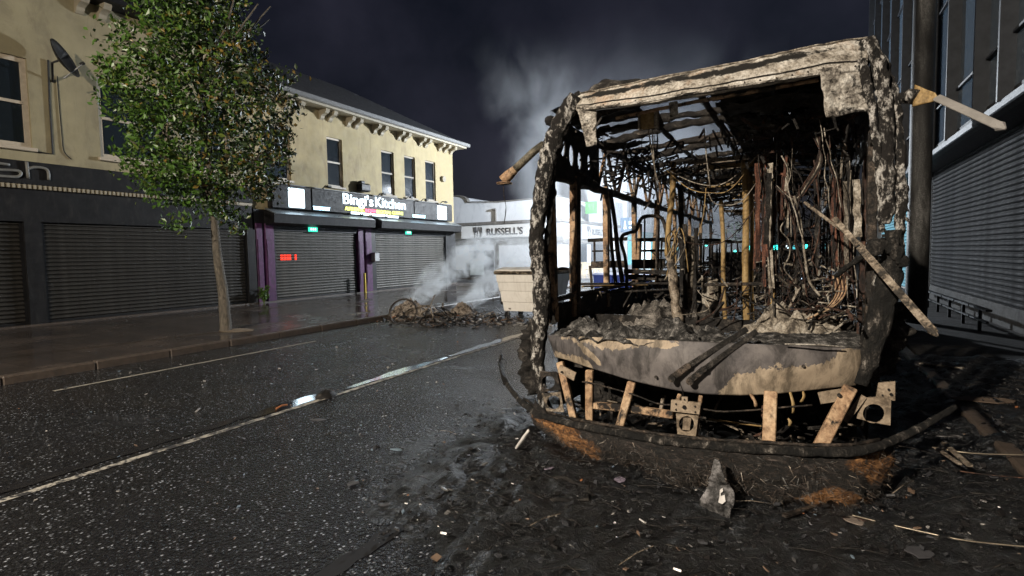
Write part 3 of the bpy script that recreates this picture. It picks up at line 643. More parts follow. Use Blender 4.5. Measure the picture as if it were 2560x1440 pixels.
# row of far shops
for i, (y0, y1, h, mat_, lab) in enumerate(((47.2, 58, 9.0, M_WHITE_WALL, 'pale shop building with lit blue windows behind the bus'), (58.2, 74, 7.5, M_CONC, 'grey shop building farther down the street'), (74.2, 110, 8.5, M_CONC, 'last dark building at the end of the far side'))):
    t = thing('far_building', (RX, y0, .11), lab, 'building')
    m = MB(); m.span((RX - 8, y0, .1), (RX + .3, y1, h)); m.build('wall', mat_, t)
    if i < 2:
        m = MB(); m.span((RX + .3, y0 + .2, 2.7), (RX + .8, y1 - .2, 3.5)); m.build('fascia', M_WHITE_SIGN if i else plain('teal_fascia', (.05, .35, .36), .5), t)
    n = 5
    for k in range(n):
        w_ = (y1 - y0) / n; ya = y0 + k * w_ + .2
        m = MB(); m.span((RX + .3, ya, .5), (RX + .34, ya + w_ - .4, 2.6)); m.build('shop_window', (G_SHOP if k in (2, 3) else G_CYAN) if i == 0 else M_GLASS, t)
        m = MB(); m.span((RX + .3, ya + .3, 4.4), (RX + .34, ya + w_ - .8, 6.2)); m.build('window', M_GLASS, t)
t = thing('far_building', (9, 60, .11), 'dark buildings on the near side far down the street', 'building'); m = MB(); m.span((5.4, 43, .1), (16, 110, 8.5)); m.build('wall', M_CONC, t)
t = thing('far_building', (-5, 112, .11), 'dark low building closing the end of the street', 'building'); m = MB(); m.span((-25, 112, .0), (16, 120, 7)); m.build('wall', M_CONC, t)
m = MB()
for k in range(9):
    m = MB(); x0 = -9 + k * 1.6; m.span((x0, 111.9, 1.6), (x0 + .9, 111.98, 2.4)); m.build('shop_window', (G_TEAL, G_SHOP, G_CYAN)[k % 3], t)
# traffic light far down the street
for px, py, Y in ((1766, 612, 60.0), (1838, 628, 75.0)):
    p = AY(px, py, Y); t = thing('traffic_light', (p.x, Y, 0.0), 'green lit traffic light %s' % ('near the middle of the street' if px < 1800 else 'beside the small lit tree'), 'traffic light', 'far traffic lights')
    m = MB(); m.tube([(p.x, Y, 0), (p.x, Y, p.z + .9)], .09, 8); m.build('post', M_BLACK, t)
    m = MB(); m.box((p.x, Y, p.z + .25), (.4, .3, 1.1), bev=.04); m.build('housing', M_BLACK, t)
    m = MB(); m.tube([(p.x, Y - .16, p.z), (p.x, Y - .2, p.z)], .15, 10); m.build('lens', G_TEAL, t)

# ------------------------------------------------------------------ trees and weeds
LEAF = []
for nm, cc_ in (('leaf_green', (.052, .115, .015)), ('leaf_olive', (.090, .125, .020)), ('leaf_amber', (.15, .10, .020)), ('leaf_brown', (.050, .040, .018)), ('leaf_dark', (.022, .040, .012))):
    t = NT(nm); c = t.coords(); f = t.noise(c, 3.5, 4)
    LEAF.append(t.bsdf(color=t.ramp(f, [(.3, tuple(x * .65 for x in cc_)), (.7, tuple(x * 1.3 for x in cc_))]), rough=.42, spec=.5))
t = NT('bark'); c = t.coords((1, 1, .25)); f = t.noise(c, 22, 8, .7, .8)
M_BARK = t.bsdf(color=t.ramp(f, [(.3, (.025, .022, .018)), (.55, (.10, .085, .066)), (.8, (.20, .175, .14))]), rough=.85, normal=t.bump(f, .8, .03))
def tree(name, foot, top, cen, rad, nleaf, size, label, picks, seed, trunk_r, far=False):
    r = random.Random(seed); t = thing(name, foot, label, 'tree'); foot, top, cen = Vector(foot), Vector(top), Vector(cen)
    m = MB(); m.tube([foot - Vector((0, 0, .1)), foot + Vector((0, 0, .12)), foot.lerp(top, .35) + Vector((.02, .01, 0)), foot.lerp(top, .7) + Vector((-.01, 0, 0)), top, top.lerp(cen, .5), cen + Vector((0, 0, rad[2] * .6))],
                     [trunk_r * 1.25, trunk_r * 1.08, trunk_r, trunk_r * .86, trunk_r * .72, trunk_r * .45, trunk_r * .15], 12, lump=trunk_r * .12, fr=12, sub=5)
    limbs = []
    for i in range(4 if far else 13):
        a = i * 2.4 + r.uniform(-.4, .4); h = r.uniform(0, .75); st = top.lerp(cen + Vector((0, 0, rad[2] * .4)), h)
        en = cen + Vector((math.cos(a) * rad[0] * r.uniform(.55, .9), math.sin(a) * rad[1] * r.uniform(.55, .9), rad[2] * (r.uniform(-.5, .55) + .25 * h)))
        mid = st.lerp(en, .45) + Vector((0, 0, r.uniform(.0, .35))); m.tube([st, mid, en], [trunk_r * .42, trunk_r * .24, .012], 6, sub=4); limbs.append((st, mid, en))
    m.build('trunk', M_BARK, t, True)
    # leaf sprays: clusters of leaves along twigs
    lm = MB(); nclump = max(20, nleaf // 26); k = 0
    for ci in range(nclump):
        for _try in range(60):
            d = Vector((r.uniform(-1, 1), r.uniform(-1, 1), r.uniform(-1, 1)))
            if not (.25 < d.length < 1.0): continue
            taper = 1.0 - .72 * max(0, d.z + .15) ** 1.25 - .22 * max(0, -d.z)
            p = cen + Vector((d.x * rad[0] * taper, d.y * rad[1] * taper, d.z * rad[2]))
            edge = d.length + .52 * nz(p, .75, seed) + .26 * nz(p, 2.2, seed)
            if edge > .98 or nz(p, 1.35, seed + 9) < -.22: continue
            break
        else: continue
        tw = Vector((r.gauss(0, 1), r.gauss(0, 1), r.gauss(0, .6))).normalized()
        for j in range(26):
            q = p + tw * r.uniform(-.30, .30) + Vector((r.gauss(0, .075), r.gauss(0, .075), r.gauss(0, .07)))
            n = Vector((r.gauss(0, 1), r.gauss(0, 1), r.gauss(.4, 1))).normalized(); x = n.orthogonal().normalized()
            x = Matrix.Rotation(r.uniform(0, 6.28), 3, n) @ x; y = n.cross(x); L = size * r.uniform(.65, 1.3); w_ = L * .52
            mi = picks(q - cen, r)
            lm.add([q - x * L * .5, q + y * w_ * .5 + n * L * .08, q + x * L * .5, q - y * w_ * .5 + n * L * .08], [(0, 1, 2, 3)], mi)
    lm.build('crown', LEAF, t)
    return t
right_dir = Vector((_R.x, _R.y, 0)).normalized()
def pick_main(d, r):
    s = d.dot(right_dir) / 2.2 + r.uniform(-.45, .45)        # turning to autumn colour on one side
    if s > .5: return r.choice((2, 3, 4, 1, 4, 4, 4))
    if s > .2: return r.choice((1, 4, 4, 2, 4, 0, 4, 0))
    return r.choice((0, 0, 1, 0, 0, 0, 4))
tree('street_tree', AZ(565, 828, .115), at(537, 565, 'y', 7.35), (-10.98, 7.12, 5.25), (1.98, 1.98, 3.2), 22000, .115, 'leafy street tree with green and browning foliage on the far pavement', pick_main, 5, .105)
p = AY(1838, 590, 80.0); tree('street_tree', (p.x, 80, 0), (p.x, 80, 2.2), (p.x, 80, p.z), (2.2, 2.2, 2.6), 900, .38, 'small pale green tree far down the street', lambda d, r: r.choice((0, 1, 0)), 8, .14, True)
# earth ring at the foot of the tree
m = MB(); f0 = AZ(570, 826, .115); n = 26; rr_ = [.36 + .28 * nz((math.cos(k), math.sin(k), 0), 1.3, 4) for k in [2 * math.pi * i / n for i in range(n)]]
m.add([(f0.x + .12 + rr_[i] * 1.1 * math.cos(2 * math.pi * i / n), f0.y + rr_[i] * .8 * math.sin(2 * math.pi * i / n), .121) for i in range(n)] + [(f0.x, f0.y, .16)], [(i, (i + 1) % n, n) for i in range(n)])
tag(m.build('earth', plain('bare_earth', (.13, .095, .06), .9, var=.5, scale=14, bump=.6)), kind='structure')
# weed at the foot of the purple pillar
r = random.Random(3); p0 = AX(660, 752, FX + .3); t = thing('weed', (p0.x, p0.y, .115), 'small green weed growing at the foot of the purple pillar', 'plant'); m = MB(); s = MB()
for k in range(9):
    tipv = Vector((p0.x + r.uniform(-.15, .2), p0.y + r.uniform(-.14, .14), r.uniform(.45, .85))); s.tube([(p0.x, p0.y, .1), tipv], [.008, .003], 4)
    for j in range(16):
        q = Vector((p0.x, p0.y, .12)).lerp(tipv, r.uniform(.25, 1)) + Vector((r.gauss(0, .04), r.gauss(0, .04), r.gauss(0, .03))); n_ = Vector((r.gauss(0, 1), r.gauss(0, 1), 1)).normalized(); x = n_.orthogonal(); y = n_.cross(x)
        m.add([q - x * .05, q + y * .025, q + x * .05, q - y * .025], [(0, 1, 2, 3)])
m.build('leaves', LEAF[0], t); s.build('stem', LEAF[1], t)

# ------------------------------------------------------------------ wheelie bins, pallets, burnt bicycles
M_BIN = plain('cream_plastic', (.82, .79, .74), .5, var=.06, scale=3, bump=.1, dirt=(.60, .56, .50))
M_BIN_BURN = burnt('scorched_lid', [(.35, (.02, .016, .012)), (.5, (.12, .09, .06)), (.7, (.40, .34, .26))], (5, 5, 9), .5)
def big_bin(x0, x1, y0, y1, z1, label):
    t = thing('waste_container', ((x0 + x1) / 2, (y0 + y1) / 2, 0), label, 'bin'); zb = .22
    m = MB(); ins = .10
    def ring(f, z): return [(x0 + ins * (1 - f), y0 + ins * (1 - f), z), (x1 - ins * (1 - f), y0 + ins * (1 - f), z), (x1 - ins * (1 - f), y1 - ins * (1 - f), z), (x0 + ins * (1 - f), y1 - ins * (1 - f), z)]
    zz = [(0, zb), (.24, zb + .22), (.245, zb + .235), (.5, zb + .5), (.505, zb + .515), (.8, z1 - .26), (.81, z1 - .24), (1, z1 - .04)]
    off = [0, 0, .018, .018, .03, .03, .045, .045]
    vs = []
    for (f, z), o_ in zip(zz, off):
        rg = ring(f, z); cxm, cym = (x0 + x1) / 2, (y0 + y1) / 2
        vs += [(x + (o_ if x > cxm else -o_), y + (o_ if y > cym else -o_), z) for x, y, z in rg]
    m.add(vs, [(i * 4 + k, i * 4 + (k + 1) % 4, i * 4 + 4 + (k + 1) % 4, i * 4 + 4 + k) for i in range(len(zz) - 1) for k in range(4)] + [(3, 2, 1, 0)]); m.build('body', M_BIN, t)
    m = MB(); m.span((x0 - .09, y0 - .09, z1 - .06), (x1 + .09, y1 + .09, z1 + .03), bev=.025); m.build('rim', M_BIN_BURN, t)
    m = MB(); m.sheet(lambda u, v: Vector((x0 - .07 + u * (x1 - x0 + .14), y0 - .07 + v * (y1 - y0 + .14), z1 + .04 + .07 * math.sin(math.pi * v) + .012 * nz((u * 4, v * 4, 0), 1))), 8, 8, thick=(0, 0, -.02)); m.build('lid', M_BIN, t, True)
    for sx in (x0 + .16, x1 - .16):
        for sy in (y0 + .16, y1 - .16):
            m = MB(); m.tube([(sx - .03, sy, .1), (sx + .03, sy, .1)], .1, 14); w_ = m.build('wheel', M_BLACK, t)
            m = MB(); m.span((sx - .05, sy - .03, .1), (sx + .05, sy + .03, .23)); m.build('fork', M_GREY_METAL, w_)
    m = MB(); m.span((x0 - .16, y0 + .35, zb + .12), (x0 - .02, y0 + .75, z1 - .42), bev=.03); m.build('lifting_pocket', M_BLACK, t)
    return t
big_bin(AY(1247, 780, 11.8).x, -5.2, 11.8, 12.85, 1.20, 'cream four-wheeled waste container with scorched rim beside the bus')
M_BLUE = plain('blue_plastic', (.015, .05, .32), .45, var=.2, scale=4)
def wheelie(x, y, label, h=1.05):
    t = thing('wheelie_bin', (x, y, 0), label, 'bin', 'blue bins behind the bus'); m = MB()
    a, b = .24, .30
    m.add([(x - a, y - a, .1), (x + a, y - a, .1), (x + a, y + a, .1), (x - a, y + a, .1), (x - b, y - b, h - .1), (x + b, y - b, h - .1), (x + b, y + b, h - .1), (x - b, y + b, h - .1)], [(3, 2, 1, 0), (0, 1, 5, 4), (1, 2, 6, 5), (2, 3, 7, 6), (3, 0, 4, 7)]); m.build('body', M_BLUE, t)
    m = MB(); m.sheet(lambda u, v: Vector((x - b - .03 + u * (2 * b + .06), y - b - .04 + v * (2 * b + .06), h - .09 + .06 * math.sin(math.pi * v))), 4, 6, thick=(0, 0, -.03)); m.build('lid', M_BLUE, t)
    for s_ in (-1, 1):
        m = MB(); m.tube([(x + s_ * .2, y + .26, .12), (x + s_ * .27, y + .26, .12)], .12, 14); m.build('wheel', M_BLACK, t)
for i, (px, lab) in enumerate(((1514, 'blue wheelie bin seen just behind the bus pillar'), (1556, 'middle blue wheelie bin of the three behind the bus'), (1598, 'blue wheelie bin behind the bus seat frames'))):
    q = AY(px, 700, 16.2); wheelie(q.x, 16.2 + .1 * i, lab)
M_WOOD = plain('pallet_wood', (.46, .36, .22), .7, var=.25, scale=7, bump=.3)
def pallet(x, y, ang, lean, label):
    t = thing('pallet', (x, y, 0), label, 'pallet', 'wooden pallets leaning in a row'); rot = Matrix.Rotation(ang, 3, 'Z') @ Matrix.Rotation(lean, 3, 'X')
    def bx(name, c, s_):
        m = MB(); m.box(Vector((x, y, .02)) + rot @ Vector(c), s_, rot); m.build(name, M_WOOD, t)
    for k in range(6): bx('board', (-.5 + .2 * k, .05, .5), (.11, .02, 1.0))
    for k in range(3): bx('bearer', (0, .0, .05 + .45 * k), (1.15, .078, .09))
    for k in range(3): bx('board', (-.5 + .5 * k, -.05, .5), (.11, .02, 1.0))
for i in range(4):
    g = AZ(1412 + i * 31, 690, 0.0); pallet(g.x, g.y - i * .05, R(-4 + 5 * i), R(-18 - 3 * i), ('first', 'second', 'third', 'last')[i] + ' wooden pallet from the bus corner pillar in the leaning row')

M_ASHHEAP = burnt('ash_heap', [(.30, (.03, .025, .02)), (.45, (.19, .155, .125)), (.6, (.40, .34, .28)), (.8, (.58, .52, .45))], (7, 7, 9), .9, .95, 45)
M_CHAR = burnt('char_black', [(.35, (.006, .005, .005)), (.55, (.022, .019, .017)), (.72, (.06, .052, .045)), (.85, (.20, .17, .14))], (9, 9, 9), .8, .65, 70)
M_CHARRED_METAL = burnt('charred_metal', [(.35, (.010, .009, .008)), (.55, (.045, .036, .03)), (.75, (.13, .10, .078))], (12, 12, 12), .5, .55, 80, metal=.3)
M_PALE_BURNT = burnt('pale_burnt_metal', [(.32, (.03, .025, .02)), (.5, (.20, .16, .12)), (.75, (.42, .36, .29))], (10, 10, 10), .5, .6, 60)
def heap(c, rx, ry, h, seed, mat, name, label, cat='ash heap', n=34):
    c = Vector(c); m = MB()
    def fn(u, v):
        a = u * 2 * math.pi; rr = v; ex = 1 + .25 * nz((math.cos(a), math.sin(a), 0), 1.5, seed)
        p = Vector((c.x + math.cos(a) * rr * rx * ex, c.y + math.sin(a) * rr * ry * ex, 0)); z = h * (1 - rr ** 1.7)
        fold = abs(nz(p, 5, seed)) * .55 + .45 * abs(nz(p, 13, seed + 2)); p.z = c.z + max(-.02, z * (.72 + .6 * fold) - .01); return p + nz3(p, 9, seed) * .035 * (1 if .02 < rr < .98 else 0)
    m.sheet(fn, n, n // 2); o = m.build(name, mat); tag(o, label, cat); return o
h1 = AZ(1008, 797, 0.0); h2 = AZ(1135, 797, 0.0)
heap((h1.x, h1.y + .3, 0), .72, .55, .52, 3, M_ASHHEAP, 'ash_heap', 'larger tan heap of smouldering ash behind the standing bicycle wheel')
heap((h2.x, h2.y + .35, 0), .42, .4, .46, 4, M_ASHHEAP, 'ash_heap', 'smaller smouldering ash heap nearer the cream container')
def wheel_ring(c, nrm, rad, parent, name='wheel'):
    nrm = Vector(nrm).normalized(); a = nrm.orthogonal().normalized(); b = nrm.cross(a); c = Vector(c); n = 28
    m = MB(); pts = [c + (a * math.cos(2 * math.pi * k / n) + b * math.sin(2 * math.pi * k / n)) * rad * (1 + .03 * math.sin(3 * k)) for k in range(n + 1)]
    m.tube(pts, .024, 6, caps=False)
    w_ = m.build(name, M_CHARRED_METAL, parent, True)
    m = MB()
    for k in range(0, n, 2): m.tube([c + nrm * .02 * (1 if k % 4 else -1), pts[k]], .003, 3)
    m.tube([c - nrm * .05, c + nrm * .05], .02, 6); m.build('spokes', M_CHARRED_METAL, w_)
BK = thing('burnt_bicycle', (h1.x + .6, h1.y - .1, 0), 'burnt out bicycle lying among the ash in the road', 'bicycle')
w1 = AZ(1016, 806, 0.0); wheel_ring((w1.x, w1.y - .12, .27), (.30, -.8, .42), .34, BK); w2 = AZ(1086, 813, 0.0); wheel_ring((w2.x, w2.y, .12), (.1, -.35, 1), .34, BK)
m = MB(); A1, A2 = Vector((w1.x, w1.y, .24)), Vector((w2.x, w2.y, .1)); pts = [A1, A1.lerp(A2, .35) + Vector((.05, .15, .22)), A1.lerp(A2, .7) + Vector((0, .2, .28)), A2]
m.tube(pts, .022, 6); m.tube([A1, A1.lerp(A2, .45) + Vector((0, .05, .02)), pts[1]], .018, 6); m.tube([A1.lerp(A2, .45) + Vector((0, .05, .02)), pts[2]], .02, 6); m.build('frame', M_PALE_BURNT, BK, True)
m = MB(); q = pts[2]; m.tube([q, q + Vector((.05, .08, .2)), q + Vector((.02, .2, .26)), q + Vector((-.12, .3, .2))], .012, 6, sub=3); m.build('handlebar', M_PALE_BURNT, BK, True)

# ------------------------------------------------------------------ smoke
def smoke(name, lo, hi, dens, scale, label, axis_bend=(0, 0), stretch=(1, 1, 1), thr=(.42, .7), col=(.75, .8, .86), core=1.6, seed=0.0, swirl=3.2):
    """closed box of drifting smoke: density from noise, fading out towards every face of the box"""
    lo, hi = Vector(lo), Vector(hi); m = MB(); c = (lo + hi) / 2; sz = hi - lo; m.box((0, 0, 0), sz)
    t = NT(name + '_air'); tc = t.n('ShaderNodeTexCoord'); ob = tc.outputs['Object']
    mp = t.n('ShaderNodeMapping', {'Vector': ob, 'Scale': stretch, 'Location': (seed, seed * .7, seed * 1.3)})
    f = t.n('ShaderNodeTexNoise', {'Vector': mp.outputs[0], 'Scale': scale, 'Detail': 5.0, 'Roughness': .6, 'Distortion': 1.1}).outputs['Fac']
    f = t.math('MULTIPLY', t.math('SUBTRACT', f, thr[0]), 1 / (thr[1] - thr[0])); f = t.n('ShaderNodeClamp', {'Value': f}).outputs[0]
    sp = t.n('ShaderNodeSeparateXYZ', {'Vector': ob}); zn = t.math('ADD', t.math('DIVIDE', sp.outputs[2], sz.z), .5)     # 0 at the bottom, 1 at the top
    wv = t.n('ShaderNodeSeparateXYZ', {'Vector': t.n('ShaderNodeTexNoise', {'Vector': ob, 'Scale': 4.2 / max(sz.x, sz.z), 'Detail': 3.0}).outputs['Color']}); amp = t.math('MULTIPLY', zn, swirl)
    xs = t.math('SUBTRACT', t.math('ADD', sp.outputs[0], t.math('MULTIPLY', t.math('SUBTRACT', wv.outputs[0], .5), amp)), t.math('MULTIPLY', t.math('SUBTRACT', zn, .5), axis_bend[0])); ys_ = t.math('SUBTRACT', t.math('ADD', sp.outputs[1], t.math('MULTIPLY', t.math('SUBTRACT', wv.outputs[1], .5), amp)), t.math('MULTIPLY', t.math('SUBTRACT', zn, .5), axis_bend[1]))
    wid = t.math('ADD', .30, t.math('MULTIPLY', zn, .70)) if axis_bend != (0, 0) else 1.0
    dx = t.math('DIVIDE', xs, t.math('MULTIPLY', wid, sz.x * .5 - abs(axis_bend[0]) * .5)); dy = t.math('DIVIDE', ys_, t.math('MULTIPLY', wid, sz.y * .5 - abs(axis_bend[1]) * .5))
    r2 = t.math('ADD', t.math('MULTIPLY', dx, dx), t.math('MULTIPLY', dy, dy)); fall = t.n('ShaderNodeClamp', {'Value': t.math('SUBTRACT', 1.0, r2)}).outputs[0]
    fall = t.math('POWER', fall, core)
    topf = t.n('ShaderNodeClamp', {'Value': t.math('MULTIPLY', t.math('SUBTRACT', 1.0, zn), 2.2)}).outputs[0]
    d = t.math('MULTIPLY', t.math('MULTIPLY', f, fall), t.math('MULTIPLY', topf, dens))
    pv = t.n('ShaderNodeVolumePrincipled', {'Color': (*col, 1), 'Density': d, 'Anisotropy': .55}); t.t.links.new(pv.outputs[0], t.out.inputs['Volume'])
    o = m.build(name, t.mat); o.location = c; tag(o, label, None, None, 'stuff'); return o
s1 = AZ(1012, 770, .3)
smoke('smoke', (-11.3, 10.4, .15), (-6.2, 15.6, 2.3), 6.5, 1.9, 'white smoke drifting off the larger ash heap', (2.3, 2.0), seed=1.0, thr=(.45, .60), col=(.96, .98, 1.0))
smoke('smoke', (-9.4, 10.8, .15), (-4.8, 15.6, 2.2), 6.0, 1.9, 'white smoke drifting off the smaller ash heap', (2.0, 1.9), seed=4.0, thr=(.45, .60), col=(.96, .98, 1.0))
smoke('smoke', (-14.0, 19.5, .2), (-.5, 35.5, 11.5), .075, .22, 'pale smoke hanging in the lamplight behind the bus', (0, 0), (1, 1, .7), thr=(.42, .62), core=1.3, seed=2.0, swirl=9.0, col=(.90, .94, 1.0))
smoke('smoke', (-11.8, 15.6, .6), (-5.2, 22.0, 9.5), .17, .62, 'tall thin plume of smoke rising beside the front pillar of the bus', (-1.0, .5), (1, 1, .55), thr=(.45, .66), core=1.3, seed=6.0, swirl=4.0, col=(.94, .97, 1.0))
# ------------------------------------------------------------------ the burnt-out bus
BUS = thing('burnt_bus', (-.78, 6.0, 0), 'burnt out single deck bus shell with bare frame facing the camera', 'bus')
M_DOME = burnt('scorched_cream_panel', [(.22, (.02, .018, .016)), (.32, (.13, .115, .10)), (.44, (.38, .345, .30)), (.60, (.60, .565, .51)), (.8, (.72, .69, .64))], (8, 9, 9), .9, .9, 46, dist=.1, soot=((4.2, 5.5, 6), .42, .48))
M_PILLAR = burnt('melted_pillar', [(.40, (.007, .007, .007)), (.48, (.035, .031, .028)), (.53, (.22, .20, .18)), (.62, (.55, .53, .50)), (.8, (.74, .72, .69))], (22, 22, 10), 1.0, .85, 60, dist=.1, soot=((8, 8, 4.5), .46, .52))
M_PILLAR_D = burnt('blackened_pillar', [(.42, (.006, .006, .006)), (.58, (.020, .018, .016)), (.70, (.07, .062, .055)), (.85, (.32, .29, .26))], (14, 14, 5.0), 1.0, .75, 60)
M_TAN = burnt('heat_tanned_steel', [(.25, (.13, .075, .042)), (.45, (.33, .205, .12)), (.62, (.46, .32, .20)), (.85, (.54, .41, .28))], (3.5, 3.5, 2.2), .25, .7, 30, pit=.5, contrast=1.7, soot=((6, 6, 5), .42, .50))
M_OCHRE = burnt('ochre_pole', [(.25, (.10, .062, .022)), (.5, (.28, .185, .075)), (.75, (.36, .26, .125))], (5, 5, 3), .3, .6, 45, pit=.35)
M_RUST = burnt('rusty_cable', [(.35, (.012, .008, .007)), (.55, (.05, .026, .019)), (.78, (.15, .075, .048))], (14, 14, 5), .6, .75, 60)
M_PALEASH = burnt('pale_ash_metal', [(.3, (.06, .05, .04)), (.5, (.26, .225, .18)), (.75, (.50, .46, .40))], (10, 10, 6), .6, .8, 55)
M_ASH = burnt('grey_ash', [(.28, (.02, .018, .016)), (.44, (.09, .082, .074)), (.6, (.24, .22, .20)), (.82, (.46, .43, .39))], (6, 6, 6), 1.0, .95, 85)
M_DARKASH = burnt('dark_ash', [(.35, (.010, .009, .008)), (.55, (.035, .031, .028)), (.72, (.10, .09, .08)), (.86, (.30, .27, .24))], (8, 8, 8), 1.0, .85, 90)
t = NT('peeling_panel'); c = t.coords(); at_ = t.n('ShaderNodeAttribute', attribute_name='patch')
edge = t.math('ADD', at_.outputs['Fac'], t.math('ADD', t.math('MULTIPLY', t.math('SUBTRACT', t.noise(c, 5, 4, .6, .8), .5), .9), t.math('MULTIPLY', t.math('SUBTRACT', t.noise(c, 34, 8, .7), .5), .45)))
blue = t.mix(t.ramp(t.noise(c, 4.5, 7, .65), [(.3, 0.0), (.7, 1.0)]), (.060, .055, .058), (.17, .155, .15)); blue = t.mix(t.ramp(t.noise(c, 70, 5, .8), [(.62, 0.0), (.75, .7)]), blue, (.33, .29, .25))
tan_ = t.mix(t.ramp(t.noise(c, 6, 7, .65), [(.3, 0.0), (.7, 1.0)]), (.28, .22, .16), (.45, .37, .275)); tan_ = t.mix(t.ramp(t.noise(c, 24, 6, .75), [(.55, 0.0), (.75, .5)]), tan_, (.15, .105, .07))
grime = t.ramp(t.noise(t.coords((7, 7, 3)), 1.0, 9, .72, .4), [(.40, .22), (.56, 1.0)])
M_PANEL = t.bsdf(color=t.mix(.85, t.mix(t.ramp(edge, [(.485, 0.0), (.515, 1.0)]), blue, tan_), grime, 'MULTIPLY'), rough=.62, normal=t.bump(t.math('ADD', t.noise(c, 55, 6, .7), t.math('MULTIPLY', t.ramp(edge, [(.485, 0.0), (.515, 1.0)]), .8)), .35, .006), spec=.35)
t = NT('burnt_fibreglass'); c = t.coords(); at_ = t.n('ShaderNodeAttribute', attribute_name='patch'); st = t.noise(t.coords((9, 9, 30)), 1.0, 9, .75, 1.2)
dk = t.ramp(st, [(.42, (.004, .004, .004)), (.52, (.012, .010, .009)), (.60, (.035, .028, .025)), (.70, (.13, .105, .095))])
og = t.ramp(t.noise(t.coords((14, 14, 30)), 1.0, 9, .75, 1.0), [(.40, (.02, .010, .006)), (.5, (.17, .075, .025)), (.60, (.38, .19, .075)), (.72, (.50, .34, .20))])
f = t.math('ADD', at_.outputs['Fac'], t.math('MULTIPLY', t.math('SUBTRACT', t.noise(c, 9, 8, .7), .5), .7))
M_FIBRE = t.bsdf(color=t.mix(t.ramp(f, [(.46, 0.0), (.66, .95)]), dk, og), rough=.75, normal=t.bump(st, 1.0, .03), spec=.4)

def paint_attr(o, fn):
    a = o.data.attributes.new('patch', 'FLOAT', 'POINT'); b = base_of(o)
    b = base_of(o.parent)
    a.data.foreach_set('value', [fn(v.co + b) for v in o.data.vertices])
def px_of(p):
    d = Vector(p) - Vector((0, 0, CAM_H)); z = d.dot(_F); return 1280 + FPX * d.dot(_R) / z, 720 - FPX * d.dot(_U) / z
def interp(tab, x):
    if x <= tab[0][0]: return tab[0][1]
    for (a, va), (b, vb) in zip(tab, tab[1:]):
        if x <= b: return va + (vb - va) * (x - a) / (b - a)
    return tab[-1][1]
def smooth(tab, x):
    return (interp(tab, x) * 2 + interp(tab, x - .04) + interp(tab, x + .04)) / 4

# --- front dome above the windscreen: face, corner drops and the roof edge rolling back
DTOP = [(0, 236), (.08, 226), (.3, 192), (.55, 158), (.8, 118), (.93, 100), (1, 95)]
DBOT = [(0, 275), (.08, 272), (.3, 252), (.55, 222), (.8, 190), (.86, 182), (1, 178)]
t = NT('scorched_dome'); c = t.coords(); at_ = t.n('ShaderNodeAttribute', attribute_name='patch'); f = t.noise(t.coords((7, 8, 9)), 1.0, 9, .7, .1); f2 = t.noise(c, 52, 6, .7)
pale = t.ramp(t.math('ADD', t.math('MULTIPLY', t.math('SUBTRACT', f, .5), 1.7), t.math('ADD', .5, t.math('MULTIPLY', t.math('SUBTRACT', f2, .5), .4))), [(.20, (.10, .085, .07)), (.36, (.27, .24, .20)), (.52, (.45, .415, .365)), (.68, (.60, .57, .52)), (.85, (.70, .68, .64))])
pale = t.mix(.55, pale, t.ramp(f2, [(.34, .12), (.56, 1.0)]), 'MULTIPLY'); pale = t.mix(t.ramp(t.noise(t.coords((3, 4, 2)), 1.0, 6, .65), [(.54, 0.0), (.68, .6)]), pale, (.34, .20, .11))
sm = t.math('ADD', at_.outputs['Fac'], t.math('MULTIPLY', t.math('SUBTRACT', t.noise(t.coords((5, 7, 9)), 1.0, 9, .72, .3), .5), 1.5))
M_DOMEF = t.bsdf(color=t.mix(t.ramp(sm, [(.44, 0.0), (.56, 1.0)]), pale, (.012, .011, .010)), rough=.88, normal=t.bump(t.math('ADD', f, t.math('MULTIPLY', f2, .6)), .9, .03), spec=.3)
def dome_face(u, v):
    px = 1440 + (2168 - 1440) * u; yb = 4.40 - .20 * (1 - (2 * u - 1) ** 2)
    py = interp(DTOP, u) * (1 - v) + interp(DBOT, u) * v
    p = AY(px, py, yb + .10 * (1 - v) ** 2); d = nz3(p, 4, 1) * .008 + nz3(p, 17, 2) * .005 + nz3(p, 45, 3) * .002
    return p + d
m = MB(); m.sheet(dome_face, 90, 16, thick=(0, .05, 0))
def dome_top(u, v):
    p = dome_face(u, 0); a = v * math.pi / 2
    q = p + Vector((0, .55 * math.sin(a), .07 * math.sin(a))); return q + nz3(q, 6, 5) * .03 * v
m.sheet(dome_top, 60, 6, thick=(0, 0, -.02)); dome = m.build('front_dome', M_DOMEF, BUS, True)
def dome_soot(p):
    x, y = px_of(p); u = (x - 1440) / 728; yt, yb = interp(DTOP, u), interp(DBOT, u); v = (y - yt) / max(8, yb - yt)
    s_ = .78 - abs(v - .22) / .42 - max(0, abs(u - .42) - .34) * 2.2
    s_ = max(s_, .62 - abs(u - .98) / .09, .45 - abs(v - .62) / .3 - abs(u - .62) / .12)
    return max(0, min(1, s_))
paint_attr(dome, dome_soot)
m = MB(); m.tube([dome_face(k / 40, .70) + Vector((0, -.006, 0)) for k in range(41)], .0045, 5); m.build('dome_seam', M_CHAR, dome)
m = MB(); m.tube([dome_face(k / 40, .015) + Vector((0, -.004, .004)) for k in range(41)], .007, 5, lump=.003, fr=20); m.build('dome_flange', M_PALEASH, dome)
for k in range(18):
    p = dome_face(.04 + k * .054, .84); m = MB(); m.tube([p + Vector((0, .004, 0)), p - Vector((0, .007, 0))], .006, 7); m.build('rivet', M_CHARRED_METAL, dome)
